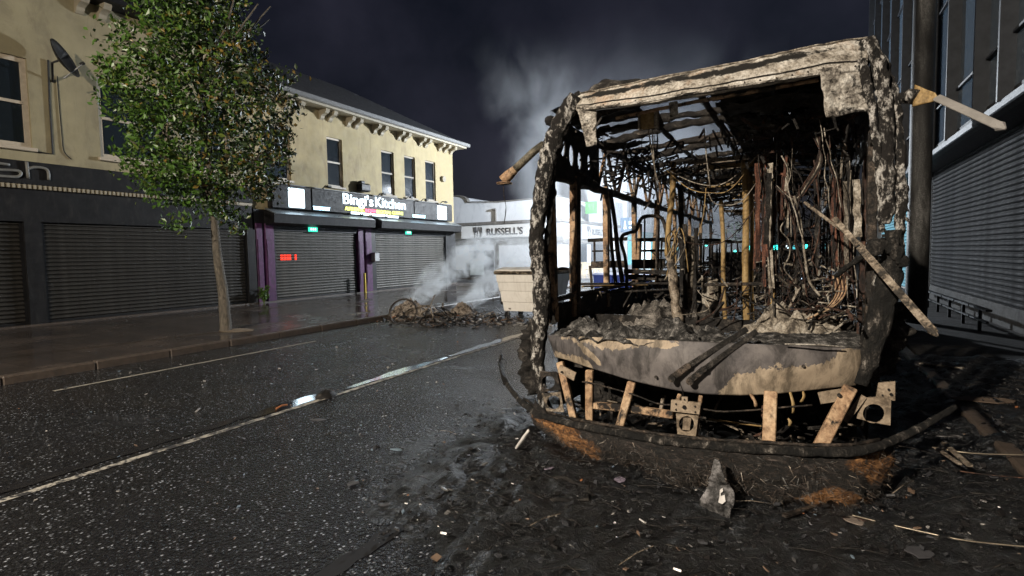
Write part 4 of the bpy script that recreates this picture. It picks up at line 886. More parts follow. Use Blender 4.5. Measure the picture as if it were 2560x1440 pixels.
def drop(name, poly, Y, mat, n=10, lump=.012):
    """plate with its outline (4 photo corners tl, tr, br, bl) at depth Y"""
    m = MB(); tl, tr, br, bl = poly
    def fn(u, v):
        x = (tl[0] * (1 - u) + tr[0] * u) * (1 - v) + (bl[0] * (1 - u) + br[0] * u) * v; y = (tl[1] * (1 - u) + tr[1] * u) * (1 - v) + (bl[1] * (1 - u) + br[1] * u) * v
        p = AY(x, y, Y(u, v) if callable(Y) else Y); return p + nz3(p, 7, 3) * lump + nz3(p, 19, 8) * lump * .5
    m.sheet(fn, n, n, thick=(0, .02, 0)); return m.build(name, mat, BUS, True)
drop('corner_panel', ((1440, 262), (1490, 262), (1490, 362), (1466, 366)), 4.345, M_DOME, 14, .008)
drop('corner_panel', ((2046, 170), (2166, 150), (2186, 274), (2066, 292)), lambda u, v: 4.275 + .13 * u + .02 * v, M_DOME, 26, .016)
m = MB(); m.tube([AY(1462, 272, 4.34), AY(1560, 262, 4.24), AY(1700, 238, 4.19), AY(1900, 207, 4.20), AY(2046, 184, 4.28)], .011, 6, lump=.004, sub=4); m.build('windscreen_seal', M_DOME, BUS)
m = MB(); m.tube([AY(1470, 238, 4.5), AY(1500, 222, 4.55), AY(1540, 214, 4.6), AY(1600, 208, 4.62)], [.03, .05, .05, .03], 8, lump=.03, sub=4); m.build('roof_lump', M_DARKASH, BUS, True)

# --- A pillars
def pillar(name, pts, mat, seed, n=16, lump=.016, sub=12):
    m = MB(); m.tube([AY(x, y, Y) for x, y, Y, r_ in pts], [r_ for *_, r_ in pts], n, lump=lump, fr=14, seed=seed, sub=sub); return m.build(name, mat, BUS, True)
pillar('front_pillar', [(1440, 240, 4.44, .06), (1412, 290, 4.43, .075), (1385, 350, 4.42, .085), (1366, 420, 4.42, .085), (1352, 500, 4.42, .075), (1342, 570, 4.42, .068), (1345, 650, 4.42, .07), (1354, 720, 4.42, .08), (1352, 800, 4.42, .075), (1345, 880, 4.43, .07), (1352, 960, 4.42, .055), (1368, 1035, 4.40, .05)], M_PILLAR, 3)
pillar('pillar_trim', [(1452, 232, 4.50, .03), (1420, 270, 4.50, .03), (1392, 320, 4.5, .028), (1372, 385, 4.5, .026), (1384, 470, 4.5, .025), (1372, 560, 4.5, .025), (1366, 650, 4.5, .02), (1372, 760, 4.5, .03), (1385, 810, 4.48, .02)], M_PILLAR_D, 7)
pillar('front_pillar', [(2166, 100, 4.46, .05), (2192, 150, 4.45, .045), (2206, 220, 4.44, .045), (2214, 300, 4.43, .046), (2218, 400, 4.42, .046), (2216, 480, 4.41, .045), (2211, 560, 4.41, .042)], M_PILLAR, 12)
pillar('front_pillar_outer', [(2172, 98, 4.50, .03), (2212, 170, 4.50, .032), (2236, 260, 4.48, .034), (2248, 350, 4.46, .032), (2253, 450, 4.44, .034), (2251, 540, 4.42, .032), (2247, 600, 4.42, .022)], M_PILLAR, 14)
pillar('front_pillar_inner', [(2150, 150, 4.40, .035), (2172, 230, 4.40, .03), (2185, 320, 4.40, .024), (2196, 420, 4.41, .024), (2203, 500, 4.41, .022), (2206, 580, 4.42, .02)], M_PILLAR, 16)
pillar('front_pillar_foot', [(2234, 575, 4.42, .05), (2232, 640, 4.42, .065), (2218, 720, 4.42, .075), (2196, 810, 4.42, .075), (2172, 900, 4.42, .06), (2152, 960, 4.42, .045)], M_PILLAR_D, 18)
pillar('front_pillar_foot', [(2198, 640, 4.46, .022), (2190, 720, 4.47, .03), (2168, 820, 4.47, .022), (2150, 880, 4.46, .02)], M_PILLAR, 19)
pillar('melted_lump', [(2168, 640, 4.3, .03), (2200, 615, 4.34, .055), (2228, 620, 4.36, .06), (2252, 648, 4.36, .035), (2262, 668, 4.36, .012)], M_PILLAR_D, 21, lump=.035)
for k, (a, b) in enumerate((((2252, 520), (2275, 532)), ((2254, 545), (2280, 562)), ((2250, 585), (2262, 640)))):
    m = MB(); m.tube([AY(*a, 4.42), AY((a[0] + b[0]) / 2, (a[1] + b[1]) / 2 - 6, 4.4), AY(*b, 4.4)], [.012, .012, .003], 6, lump=.006, sub=3); m.build('pillar_shred', M_PILLAR, BUS, True)
# left flank dark clump behind the pillar, right flank clump
pillar('flank_clump', [(1338, 800, 4.75, .05), (1325, 850, 4.75, .09), (1322, 920, 4.75, .09), (1335, 985, 4.7, .06)], M_DARKASH, 25, lump=.08)
pillar('flank_clump', [(2230, 760, 4.75, .06), (2232, 830, 4.8, .10), (2200, 900, 4.75, .08), (2170, 950, 4.7, .05)], M_DARKASH, 27, lump=.08)

# --- front panel below the windscreen
PB = [(0, 890), (.1, 916), (.25, 951), (.38, 973), (.5, 986), (.62, 989), (.75, 984), (.88, 974), (1, 963)]
def Yp(u): return 4.42 - .36 * (1 - (2 * u - 1) ** 2)
def panel(u, v):
    xt, xb = 1368 + 792 * u, 1388 + 752 * u; yt, yb = 838 + 34 * u, smooth(PB, u)
    p = AY(xt * (1 - v) + xb * v, yt * (1 - v) + yb * v, Yp(u) - .03 * math.sin(math.pi * v)); return p + Vector((0, nz(p, 3, 4) * .012 + nz(p, 11, 6) * .003, 0))
m = MB(); m.sheet(panel, 160, 34, thick=(0, .012, 0)); pan = m.build('front_panel', M_PANEL, BUS, True)
def patch(p):
    x, y = px_of(p); v = -1.0
    lim = interp([(1780, 1000), (1800, 985), (1830, 940), (1868, 922), (1930, 925), (2000, 918), (2050, 912), (2085, 896), (2095, 880), (2160, 872)], x)
    v = max(v, (y - lim) / 45 if x > 1780 else -1)
    v = max(v, 1 - abs(y - (848 + (x - 1480) * .03)) / 28 - abs(x - 1550) / 110 * .8)
    v = max(v, 1 - abs(y - 862) / 12 - abs(x - 1665) / 32)
    v = max(v, .9 - abs(y - (900 + (x - 1390) * .30)) / 22 - max(0, abs(x - 1430) - 40) / 25)
    v = max(v, .75 - abs(y - 868 - (x - 1455) * .9) / 12 - max(0, abs(x - 1475) - 22) / 10)
    return max(-.5, min(1.2, .5 + .5 * v))
paint_attr(pan, patch)
for px_, py_ in ((1640, 942), (2008, 915)):
    p = AY(px_, py_, Yp((px_ - 1378) / 770) - .035); m = MB(); m.tube([p, p + Vector((0, -.012, 0))], .011, 10); m.build('bolt', M_CHAR, BUS)
p = [AY(1702, 962, 4.05), AY(1707, 978, 4.05), AY(1708, 990, 4.06)]; m = MB(); m.tube(p, .004, 4); m.build('drip', M_CHAR, BUS)
# strip of bare edge at the top right of the panel
m = MB(); m.tube([AY(1962, 860, 4.10), AY(2050, 862, 4.16), AY(2105, 867, 4.26)], .006, 5); m.build('panel_edge', M_DOME, BUS)
# wipers
for k, ((x0, y0), (x1, y1), (x2, y2)) in enumerate((((1681, 945), (1722, 914), (1868, 822)), ((1726, 952), (1762, 922), (1892, 828)))):
    Y0 = 4.00; m = MB(); a, b, c2 = AY(x0, y0, Y0), AY(x1, y1, Y0), AY(x2, y2, 4.12)
    m.bar(a, b, .050, .03, up=(0, -1, 0), bev=.008); w_ = m.build('wiper_arm', M_CHARRED_METAL, BUS)
    m = MB(); m.bar(b + (a - b) * .06, c2, .040, .034, up=(0, -1, 0), bev=.006); m.build('wiper_blade', M_DARKASH, w_)
    m = MB(); m.tube([a + Vector((0, .05, 0)), a + Vector((0, -.03, 0))], .027, 12); m.build('pivot', M_CHARRED_METAL, w_)
    m = MB(); m.tube([b + Vector((0, .01, 0)), b + Vector((0, -.025, 0))], .02, 10); m.build('joint', M_CHARRED_METAL, w_)
# --- bare frame under the panel
def bar_part(name, a, b, w, mat, d=.05, Ya=4.24, Yb=None, bev=.006):
    m = MB(); m.bar(AY(*a, Ya), AY(*b, Yb or Ya), w, d, up=(0, -1, 0), bev=bev); return m.build(name, mat, BUS)
bar_part('frame_bar', (1400, 905), (1436, 1050), .062, M_TAN, Ya=4.32, Yb=4.22)
bar_part('frame_bar', (1474, 925), (1474, 1062), .062, M_TAN, Ya=4.18)
bar_part('frame_bar', (1580, 955), (1544, 1085), .062, M_TAN, Ya=4.06, Yb=4.0)
bar_part('frame_bar', (1484, 1013), (1560, 1020), .055, M_TAN, .045, Ya=4.19, Yb=4.08)
bar_part('frame_bar', (1572, 1021), (1684, 1037), .055, M_TAN, .045, Ya=4.08, Yb=4.0)
bar_part('frame_bar', (1927, 978), (1921, 1128), .082, M_TAN, Ya=4.02, Yb=3.9)
bar_part('frame_bar', (2126, 968), (2042, 1132), .085, M_TAN, Ya=4.28, Yb=4.05)
bar_part('frame_bar', (1520, 1062), (1690, 1102), .018, M_OCHRE, .02, Ya=4.05, Yb=3.95)
bar_part('frame_bar', (1770, 1048), (1905, 1066), .012, M_OCHRE, .015, Ya=4.2)
bar_part('frame_bar', (1700, 985), (1690, 1010), .03, M_TAN, .02, Ya=4.06); bar_part('frame_bar', (1752, 988), (1738, 1100), .028, M_TAN, .02, Ya=4.03, Yb=3.97)
bar_part('lower_rail', (1440, 1066), (1900, 1128), .03, M_CHARRED_METAL, .05, Ya=4.25, Yb=4.0); bar_part('lower_rail', (1900, 1128), (2200, 1112), .03, M_CHARRED_METAL, .05, Ya=4.0, Yb=4.3)
m = MB(); m.tube([AY(1455, 955, 4.15), AY(1475, 957, 4.14), AY(1580, 985, 4.02), AY(1640, 1008, 3.98), AY(1690, 1013, 3.97)], .007, 6, sub=3); m.build('control_rod', M_CHARRED_METAL, BUS, True)
m = MB(); m.tube([AY(1755, 1022, 3.98), AY(1810, 1029, 3.98), AY(1900, 1024, 3.98), AY(1960, 1018, 4.0), AY(2030, 1013, 4.05)], .007, 6, sub=3); m.build('control_rod', M_CHARRED_METAL, BUS, True)
def plate(name, corners, Y, mat, thick=.012, holes=(), Y2=None):
    """flat plate with photo corners; holes are bolt heads or openings given as (px, py, radius)"""
    m = MB(); pts = [AY(x, y, Y if k in (0, 3) else (Y2 or Y)) for k, (x, y) in enumerate(corners)]; m.prism(pts, (0, thick, 0)); o = m.build(name, mat, BUS)
    for x, y, r_ in holes:
        p = AY(x, y, (Y + (Y2 or Y)) / 2 - .004); mm = MB(); mm.tube([p + Vector((0, .008, 0)), p - Vector((0, .006, 0))], r_, 12); mm.build('bolt', M_CHAR, o)
    return o
M_PLATE = burnt('heated_plate', [(.28, (.10, .075, .052)), (.5, (.25, .195, .14)), (.78, (.36, .29, .215))], (6, 6, 6), .3, .65, 55, pit=.3)
plate('bracket_plate', ((1678, 1000), (1752, 1008), (1748, 1036), (1676, 1028)), 3.93, M_PLATE, .02, ((1711, 1018, .014), (1690, 1010, .006), (1738, 1016, .006), (1690, 1024, .006), (1738, 1030, .006)))
plate('bracket_plate', ((1704, 992), (1719, 993), (1719, 1008), (1704, 1006)), 3.925, M_PLATE, .012, ((1711, 999, .005),))
def ring_plate(name, outer, hole, Y, mat, thick=.012, nh=20):
    """plate with a real opening: outer photo polygon, hole = (px, py, rx, ry)"""
    hx, hy, rx, ry = hole; m = MB(); front = []
    def onpoly(a):
        dx, dy = math.cos(a), math.sin(a); best = None
        for (x0, y0), (x1, y1) in zip(outer, outer[1:] + outer[:1]):
            ex, ey = x1 - x0, y1 - y0; det = dx * (-ey) + ex * dy
            if abs(det) < 1e-9: continue
            s_ = ((x0 - hx) * (-ey) + ex * (y0 - hy)) / det; u_ = (dx * (y0 - hy) - dy * (x0 - hx)) / det
            if s_ > 0 and -1e-6 <= u_ <= 1 + 1e-6 and (best is None or s_ < best): best = s_
        return (hx + dx * best, hy + dy * best)
    angs = sorted([2 * math.pi * k / nh for k in range(nh)] + [math.atan2(y - hy, x - hx) % (2 * math.pi) for x, y in outer])
    inn = [AY(hx + rx * math.cos(a), hy + ry * math.sin(a), Y) for a in angs]; out = [AY(*onpoly(a), Y) for a in angs]; n = len(angs); off = Vector((0, thick, 0))
    vs = inn + out + [p + off for p in inn] + [p + off for p in out]
    fs = []
    for k in range(n):
        j = (k + 1) % n; fs += [(k, j, n + j, n + k), (2 * n + k, 3 * n + k, 3 * n + j, 2 * n + j), (k, 2 * n + k, 2 * n + j, j), (n + k, n + j, 3 * n + j, 3 * n + k)]
    m.add(vs, fs); return m.build(name, mat, BUS)
ring_plate('latch_plate', [(1690, 1034), (1746, 1040), (1738, 1102), (1694, 1096)], (1716, 1060, 19, 20), 3.94, M_PLATE)
plate('latch', ((1708, 1044), (1728, 1046), (1724, 1076), (1706, 1074)), 3.95, M_PLATE, .02)
ring_plate('lamp_mount', [(2152, 996), (2200, 992), (2228, 1002), (2226, 1064), (2184, 1056), (2142, 1046)], (2184, 1034, 27, 24), 4.34, M_PLATE)
plate('lamp_bracket', ((2196, 958), (2238, 954), (2238, 1002), (2190, 996)), 4.36, M_PLATE, .02, ((2222, 974, .008), (2228, 986, .01), (2206, 988, .006)))
m = MB(); m.bar(AY(2112, 1054, 4.30), AY(2160, 990, 4.34), .035, .02, up=(0, -1, 0)); m.build('lamp_stay', M_PLATE, BUS)
plate('bracket_plate', ((2044, 982), (2106, 972), (2118, 1000), (2052, 1010)), 4.16, M_PLATE, .015, ((2098, 988, .013), (2063, 987, .006), (2066, 999, .006)), 4.24)
plate('bracket_plate', ((1400, 912), (1440, 932), (1434, 952), (1394, 930)), 4.28, M_PLATE, .015, ((1404, 930, .009), (1424, 934, .006), (1424, 944, .006)), 4.22)
plate('bracket_plate', ((1338, 892), (1357, 896), (1356, 916), (1340, 916)), 4.40, M_PLATE, .02, ((1348, 905, .007),))
ring_plate('lamp_mount', [(1350, 928), (1392, 930), (1402, 975), (1354, 980)], (1370, 956, 17, 16), 4.36, M_CHARRED_METAL)
ring_plate('lamp_mount', [(1354, 984), (1402, 980), (1410, 1030), (1366, 1028)], (1384, 1006, 17, 17), 4.34, M_PALE_BURNT)
# cloth-like scorched tags hanging from the panel edge
for (x0, y0, x1, y1) in ((1876, 985, 1890, 1018), (1975, 980, 1983, 1032), (2008, 978, 2004, 1004), (1970, 1046, 1974, 1064)):
    m = MB(); m.tube([AY(x0, y0, 4.03), AY((x0 + x1) / 2 + 4, (y0 + y1) / 2, 4.02), AY(x1, y1, 4.03)], [.008, .012, .014], 6, lump=.006, fr=30, sub=3, flat=.5); m.build('scorched_tag', M_OCHRE if x0 > 1960 else M_TAN, BUS, True)
# dark engine bulkhead and clutter behind the bare frame
m = MB(); m.sheet(lambda u, v: Vector((-2.0 + 2.45 * u, 5.25 + .08 * nz((u * 9, v * 5, 1), 1), .02 + 1.0 * v)), 30, 14, thick=(0, .03, 0)); m.build('bulkhead', M_CHAR, BUS)
r = random.Random(31)
cl = MB()
for k in range(170):
    p = Vector((r.uniform(-1.9, .4), r.uniform(4.35, 5.1), r.uniform(.02, .32))); d = Vector((r.gauss(0, 1), r.gauss(0, 1), r.gauss(0, .6))).normalized()
    cl.bar(p, p + d * r.uniform(.04, .22), r.uniform(.006, .03), r.uniform(.004, .02), mi=r.choice((0, 0, 0, 1, 2)))
tag(cl.build('engine_bay_clutter', [M_CHAR, M_DARKASH, M_PALE_BURNT], BUS), kind='stuff')
m = MB(); p = AY(1872, 1108, 3.95); m.tube([p, p + Vector((0, -.02, 0))], .022, 14); m.build('disc', M_PLATE, BUS)
for k in range(6):
    a = AY(1898 - k * 3, 1090, 3.98); m = MB(); m.tube([a, a + Vector((.03 + .01 * k, .01, .06)), a + Vector((.03 + .004 * k, .05, .13)), a + Vector((.05, .08, .2))], .004, 4, sub=3); m.build('copper_wire', M_RUST, BUS)

# --- bumper: bent rim and ragged fibreglass skirt
RIM = [(1250, 898, 5.45), (1258, 930, 5.2), (1272, 965, 4.95), (1305, 1005, 4.65), (1345, 1033, 4.4), (1420, 1057, 4.1), (1500, 1073, 3.92), (1600, 1092, 3.8), (1700, 1106, 3.72), (1800, 1116, 3.7), (1900, 1122, 3.7), (2000, 1128, 3.74), (2080, 1130, 3.8), (2150, 1126, 3.9), (2200, 1115, 4.05), (2235, 1100, 4.25), (2300, 1070, 4.5), (2392, 1016, 4.95)]
rim_pts = [AY(x, y, Y) for x, y, Y in RIM]
m = MB(); m.tube(rim_pts, [.012, .02, .03] + [.032] * 12 + [.03, .026, .02], 10, lump=.008, fr=14, sub=6, flat=.7); m.build('bumper_rim', M_PILLAR_D, BUS, True)
m = MB(); m.tube([p + Vector((0, .05, .025)) for p in rim_pts[3:15]], .014, 6, lump=.005, sub=5); m.build('bumper_lip', M_CHARRED_METAL, BUS, True)
m = MB()
for k in range(4): m.tube([AY(1268 - 2 * k, 960, 4.98), AY(1256 - 3 * k, 915 - 3 * k, 5.3), AY(1250 + 3 * k, 888 - 6 * k + 3 * k * k, 5.45)], [.02, .012, .005], 6, lump=.004, sub=3)
m.build('bumper_end', M_PILLAR_D, BUS, True)
SK = [(1325, 1060), (1360, 1095), (1400, 1140), (1450, 1180), (1492, 1206), (1540, 1226), (1650, 1256), (1790, 1286), (1950, 1284), (2050, 1275), (2110, 1255), (2150, 1222), (2190, 1190), (2232, 1130)]
def skirt(u, v):
    px = 1325 + (2232 - 1325) * u; Y = interp([(x, Y_) for x, _, Y_ in RIM], px); yt = interp([(x, y_) for x, y_, _ in RIM], px) + 8; yb = interp(SK, px) + 26 * nz((px * .02, 0, 0), 1, 2) + 12 * nz((px * .07, 3, 0), 1, 2)
    a = AY(px, yt, Y); b = Vector((a.x, Y + .02, max(.012, .05 + .07 * nz((px * .02, 0, 0), 1, 2) + .5 * max(0, (yt + 95 - yb) / 400))))
    p = a.lerp(b, v); w_ = math.sin(math.pi * v); return p + Vector((0, -.05 * w_ + .05 * nz(p, 4, 3) * (v > 0), 0)) + nz3(p, 14, 9) * .018 * min(1, v * 4)
m = MB(); m.sheet(skirt, 110, 22, thick=(0, .01, 0)); sk = m.build('bumper_skirt', M_FIBRE, BUS, True)
def orange(p):
    x, y = px_of(p); v = -1
    v = max(v, 1.2 - abs(x - 1390) / 95 - abs(y - 1085 - (x - 1390) * .40) / 50, 1 - abs(x - 1475) / 60 - abs(y - 1170) / 50, .8 - abs(x - 1590) / 35 - abs(y - 1205) / 30, 1.1 - abs(x - 2185) / 70 - abs(y - 1160) / 50, 1.1 - abs(x - 2080) / 90 - abs(y - 1246) / 28)
    return max(0, min(1.2, .5 + .5 * v))
paint_attr(sk, orange)
# torn flap on the left, jagged edge strip on the right
def flap(u, v):
    x = 1330 + 165 * u + 6 * v; y = 1060 + 140 * u - (2 + 60 * v * (1 - u * .75)); p = AY(x, y, 4.38 - .38 * u); return p + nz3(p, 15, 3) * .015
m = MB(); m.sheet(flap, 26, 6, thick=(0, .008, 0)); fl = m.build('torn_flap', M_FIBRE, BUS, True); paint_attr(fl, lambda p: .9 if px_of(p)[0] > 1425 else .35)
# loose glass fibres over the skirt
r = random.Random(77); fb = MB()
for k in range(4500):
    u, v = r.random(), r.random() ** .8; p = skirt(u, v); d = Vector((r.gauss(.2, 1), -abs(r.gauss(.2, .3)), r.gauss(-.35, .5))).normalized(); L = r.uniform(.015, .06); w_ = Vector((r.gauss(0, 1), r.gauss(0, 1), r.gauss(0, 1))).normalized() * r.uniform(.0008, .0018)
    p = p + Vector((0, -.008, 0)); px_, py_ = px_of(p); og_ = orange(p) > .55
    fb.add([p - w_, p + w_, p + d * L + Vector((0, 0, -L * .15))], [(0, 1, 2)], (1 if og_ and r.random() < .35 else r.choice((0, 0, 0, 0, 0, 0, 3, 3, 3, 4)) if r.random() > .03 else 2))
M_FB = [plain('fibre_dark', (.03, .026, .022), .5), plain('fibre_orange', (.24, .12, .045), .55), plain('fibre_pale', (.34, .29, .24), .5), plain('fibre_brown', (.07, .05, .038), .5), plain('fibre_black', (.008, .008, .008), .4)]
tag(fb.build('loose_fibres', M_FB, BUS), kind='stuff')
# --- cab floor, dashboard ash, interior heaps
def ashsheet(name, fn, nu, nv, mat): m = MB(); m.sheet(fn, nu, nv); return m.build(name, mat, BUS, True)
def dash(u, v):
    x = -2.0 + 2.42 * u; yb = Yp(u) + .02; y = yb + v * .62
    lumps = abs(nz((x, y, 0), 4.2, 2)) * .26 + abs(nz((x, y, 0), 11, 3)) * .13 + abs(nz((x, y, 0), 26, 6)) * .06
    amt = interp([(0, .35), (.08, .9), (.2, 1), (.42, 1.0), (.55, .9), (.62, .35), (.8, .22), (1, .3)], u) * math.sin(math.pi * min(1, .08 + .92 * v)) ** .8
    z = .895 + .02 * (x + 2) + .05 * v + lumps * amt * .75 + .012 * nz((x, y, 0), 30, 4) * min(1, v * 5)
    return Vector((x, y, z))
def is_right(u): return u > .58
ashsheet('dashboard_ash', dash, 200, 40, burnt('dash_ash', [(.30, (.008, .008, .008)), (.46, (.04, .038, .036)), (.60, (.12, .115, .11)), (.8, (.42, .40, .38))], (11, 11, 11), 1.0, .8, 90))
def mound(name, cx, cy, rx, ry, z0, h, seed, mat, n=44):
    def fn(u, v):
        x, y = cx + (u * 2 - 1) * rx, cy + (v * 2 - 1) * ry; d = min(1, math.hypot(u * 2 - 1, v * 2 - 1)); f = abs(nz((x, y, 0), 4.5, seed)) * .7 + abs(nz((x, y, 0), 12, seed + 1)) * .4
        return Vector((x, y, z0 + h * (math.cos(d * math.pi / 2) ** 1.1) * (.55 + f) + .015 * nz((x, y, 0), 28, seed)))
    return ashsheet(name, fn, n, n, mat)
mound('ash_mound', -1.15, 5.55, .78, .7, .72, .52, 5, M_ASH)
mound('ash_mound', -1.5, 6.6, .5, .8, .6, .42, 6, M_DARKASH)
mound('ash_mound', -.05, 5.05, .50, .42, .86, .36, 7, M_PALEASH)
mound('ash_mound', .12, 6.0, .38, .7, .6, .6, 8, M_DARKASH)
m = MB(); m.sheet(lambda u, v: Vector((-2.0 + 2.45 * u, 4.9 + 10 * v, .58 + .05 * nz((u * 6, v * 20, 0), 1, 3) + (.03 * abs(nz((u * 20, v * 70, 0), 1, 5))))), 30, 90, thick=(0, 0, -.06)); m.build('floor', M_DARKASH, BUS)
# --- flanks: lower side panels, waist rails, window posts, cantrail trusses
LX, RXB = -2.02, .46
def zt(x): return .02 * (x + 2)
for X, s in ((LX, -1), (RXB, 1)):
    holes_y = ((7.3, 8.5), (12.2, 13.4))
    def side(u, v):
        y = 4.75 + 10.2 * u; z = .16 + 1.02 * v
        return Vector((X + .02 * nz((y, z, s), 2.5, 3) + .012 * nz((y, z, s), 9, 4), y, z + .05 * nz((y, 0, s), 3, 8) * (v > .98) + zt(X)))
    m = MB(); m.sheet(side, 90, 10, thick=(.012 * s, 0, 0)); m.build('side_panel', M_CHAR, BUS, True)
    m = MB(); m.tube([Vector((X, 4.55 + k * .8, 1.22 + zt(X) + .012 * nz((k, s, 0), .7, 3))) for k in range(14)], .032, 6, lump=.01, sub=3, flat=.8); m.build('waist_rail', M_CHARRED_METAL, BUS)
    for wy in (7.9, 12.8):
        xc = X - s * .16; m = MB(); m.tube([(xc - .12, wy, .36), (xc + .12, wy, .36)], .36, 22); w_ = m.build('wheel', M_CHARRED_METAL, BUS, True)
        m = MB(); m.tube([(X + s * .02, wy, .36), (X + s * .06, wy, .36)], .2, 18); m.build('rim', M_RUST, w_)
    posts = [(4.63, .10, 0), (5.12, .065, 0), (5.24, .05, 1), (6.22, .07, 0), (7.46, .075, 0), (8.8, .07, 0), (10.24, .075, 0), (11.7, .07, 0), (13.2, .07, 0), (14.9, .1, 2)]
    for k, (y, w_, md) in enumerate(posts):
        m = MB(); lean = .03 * nz((y, s, 0), 2, 5); m.bar((X + .0, y, 1.0 + zt(X)), (X + lean, y + lean * .6, 2.42 + zt(X)), w_, .06, up=(1, 0, 0), bev=.005)
        m.build('window_post', (M_TAN, M_CHARRED_METAL, M_CHARRED_METAL)[md] if s < 0 else (M_CHARRED_METAL, M_RUST)[k % 2], BUS)
    if s < 0:
        m = MB(); m.bar((X + .01, 5.185, 1.0), (X + .01, 5.185, 2.42), .05, .05, up=(1, 0, 0)); m.build('window_post', M_CHAR, BUS)
    for nm, zc in (('cantrail_lower', 2.36), ('cantrail_upper', 2.86)):
        m = MB(); m.tube([Vector((X + .01 * nz((k, s, zc), .9, 1), 4.55 + k * .65, zc + zt(X) + .012 * nz((k, s, zc), .8, 2))) for k in range(17)], .042, 7, lump=.018, sub=3); m.build(nm, M_CHAR, BUS, True)
    k = 0; y = 5.9
    while y < 14.6:
        m = MB(); m.bar((X, y, 2.36 + zt(X)), (X, y + .34, 2.86 + zt(X)), .034, .03, up=(1, 0, 0)); m.build('truss_brace', M_RUST if k % 2 else M_TAN, BUS)
        m = MB(); m.bar((X, y + .34, 2.86 + zt(X)), (X, y + .72, 2.36 + zt(X)), .034, .03, up=(1, 0, 0)); m.build('truss_brace', M_TAN if k % 3 else M_CHARRED_METAL, BUS)
        if k % 2 == 0:
            m = MB(); m.bar((X, y, 2.36 + zt(X)), (X, y, 2.86 + zt(X)), .04, .03, up=(1, 0, 0)); m.build('truss_brace', M_PALE_BURNT if k % 4 else M_TAN, BUS)
        y += .78; k += 1
# gusset plate with lightening holes behind each front pillar
def gusset(X):
    m = MB(); y0, y1, z0, z1 = 4.55, 5.85, 2.36, 2.88; hs = [(4.80, 2.66, .075), (5.02, 2.60, .075), (5.24, 2.58, .065), (5.52, 2.60, .06)]
    ys_ = [y0] + [(a[0] + b[0]) / 2 for a, b in zip(hs, hs[1:])] + [y1]
    for (hy, hz, hr), ya, yb in zip(hs, ys_, ys_[1:]):
        n = 20; angs = sorted([2 * math.pi * k / n for k in range(n)] + [math.atan2(z - hz, y - hy) % (2 * math.pi) for y in (ya, yb) for z in (z0, z1)])
        inn, out = [], []
        for a in angs:
            dy, dz = math.cos(a), math.sin(a); tt = min([((yb if dy > 0 else ya) - hy) / dy if abs(dy) > 1e-6 else 9, ((z1 if dz > 0 else z0) - hz) / dz if abs(dz) > 1e-6 else 9])
            inn.append((X, hy + hr * .8 * dy, hz + hr * 1.35 * dz)); out.append((X, hy + dy * tt, hz + dz * tt))
        k = len(angs); vs = inn + out + [(x + .01, y, z) for x, y, z in inn + out]
        m.add(vs, [(i, (i + 1) % k, k + (i + 1) % k, k + i) for i in range(k)] + [(2 * k + i, 3 * k + i, 3 * k + (i + 1) % k, 2 * k + (i + 1) % k) for i in range(k)] + [(i, 2 * k + i, 2 * k + (i + 1) % k, (i + 1) % k) for i in range(k)])
    return m.build('gusset_plate', M_CHAR, BUS)
gusset(LX + .03); gusset(RXB - .03)
# --- roof: ribs, remaining skin, hanging ceiling strips
for k, y in enumerate((4.95, 5.55, 6.15, 6.8, 7.5, 8.3, 9.1, 9.9, 10.8, 11.7, 12.6, 13.5, 14.6)):
    m = MB(); m.tube([Vector((LX + (RXB - LX) * i / 8, y + .03 * nz((i, k, 0), .9, 2), 2.90 + .11 * math.sin(math.pi * i / 8) + zt(LX + 2.48 * i / 8) + .02 * nz((i, k, 5), .9, 3) - (.06 if k in (1, 3) else 0) * math.sin(math.pi * i / 8))) for i in range(9)], .036 if k % 2 else .045, 7, lump=.028, fr=12, seed=k, sub=5); m.build('roof_rib', M_CHAR if k % 3 else M_CHARRED_METAL, BUS, True)
for X in (-1.35, -.78, -.2):
    m = MB(); m.tube([Vector((X + .03 * nz((k, X, 0), .7, 1), 4.7 + k * .7, 2.96 + zt(X) + .02 * nz((k, X, 3), .8, 2))) for k in range(15)], .028, 6, lump=.02, sub=3); m.build('roof_stringer', M_CHAR, BUS, True)
def torn(name, x0, x1, y0, y1, z, seed, cut, mat, nu=36, nv=36, sag=.05):
    """remaining roof skin with burnt-through holes"""
    m = MB(); vs = []; ok = []
    for j in range(nv + 1):
        for i in range(nu + 1):
            x, y = x0 + (x1 - x0) * i / nu, y0 + (y1 - y0) * j / nv; n_ = nz((x, y, 0), 1.9, seed) + .5 * nz((x, y, 0), 5.5, seed + 1)
            vs.append(Vector((x, y, z + zt(x) + .08 * math.sin(math.pi * (x - LX) / 2.48) + sag * nz((x, y, 0), 3, seed + 4) + .02 * nz((x, y, 0), 12, seed + 5)))); e = min(i, nu - i, j, nv - j) / 5; ok.append(n_ > cut)
    fs = [(j * (nu + 1) + i, j * (nu + 1) + i + 1, (j + 1) * (nu + 1) + i + 1, (j + 1) * (nu + 1) + i) for j in range(nv) for i in range(nu) if ok[j * (nu + 1) + i]]
    m.add(vs, fs); return m.build(name, mat, BUS, True)
torn('roof_skin', -.75, RXB, 4.6, 9.5, 2.99, 3, -.75, M_CHAR, 40, 80)
torn('roof_skin', LX, -1.3, 4.6, 5.5, 2.95, 5, -.35, M_CHAR, 24, 30)
torn('roof_skin', LX, RXB, 9.4, 14.9, 2.99, 7, -.12, M_CHAR, 50, 60)
torn('ceiling_remains', LX + .1, -1.1, 4.75, 5.9, 2.74, 9, .02, M_DARKASH, 26, 30, .08)
torn('ceiling_remains', -.55, RXB - .05, 4.75, 6.2, 2.72, 11, -.25, M_CHAR, 30, 36, .08)
r = random.Random(12)
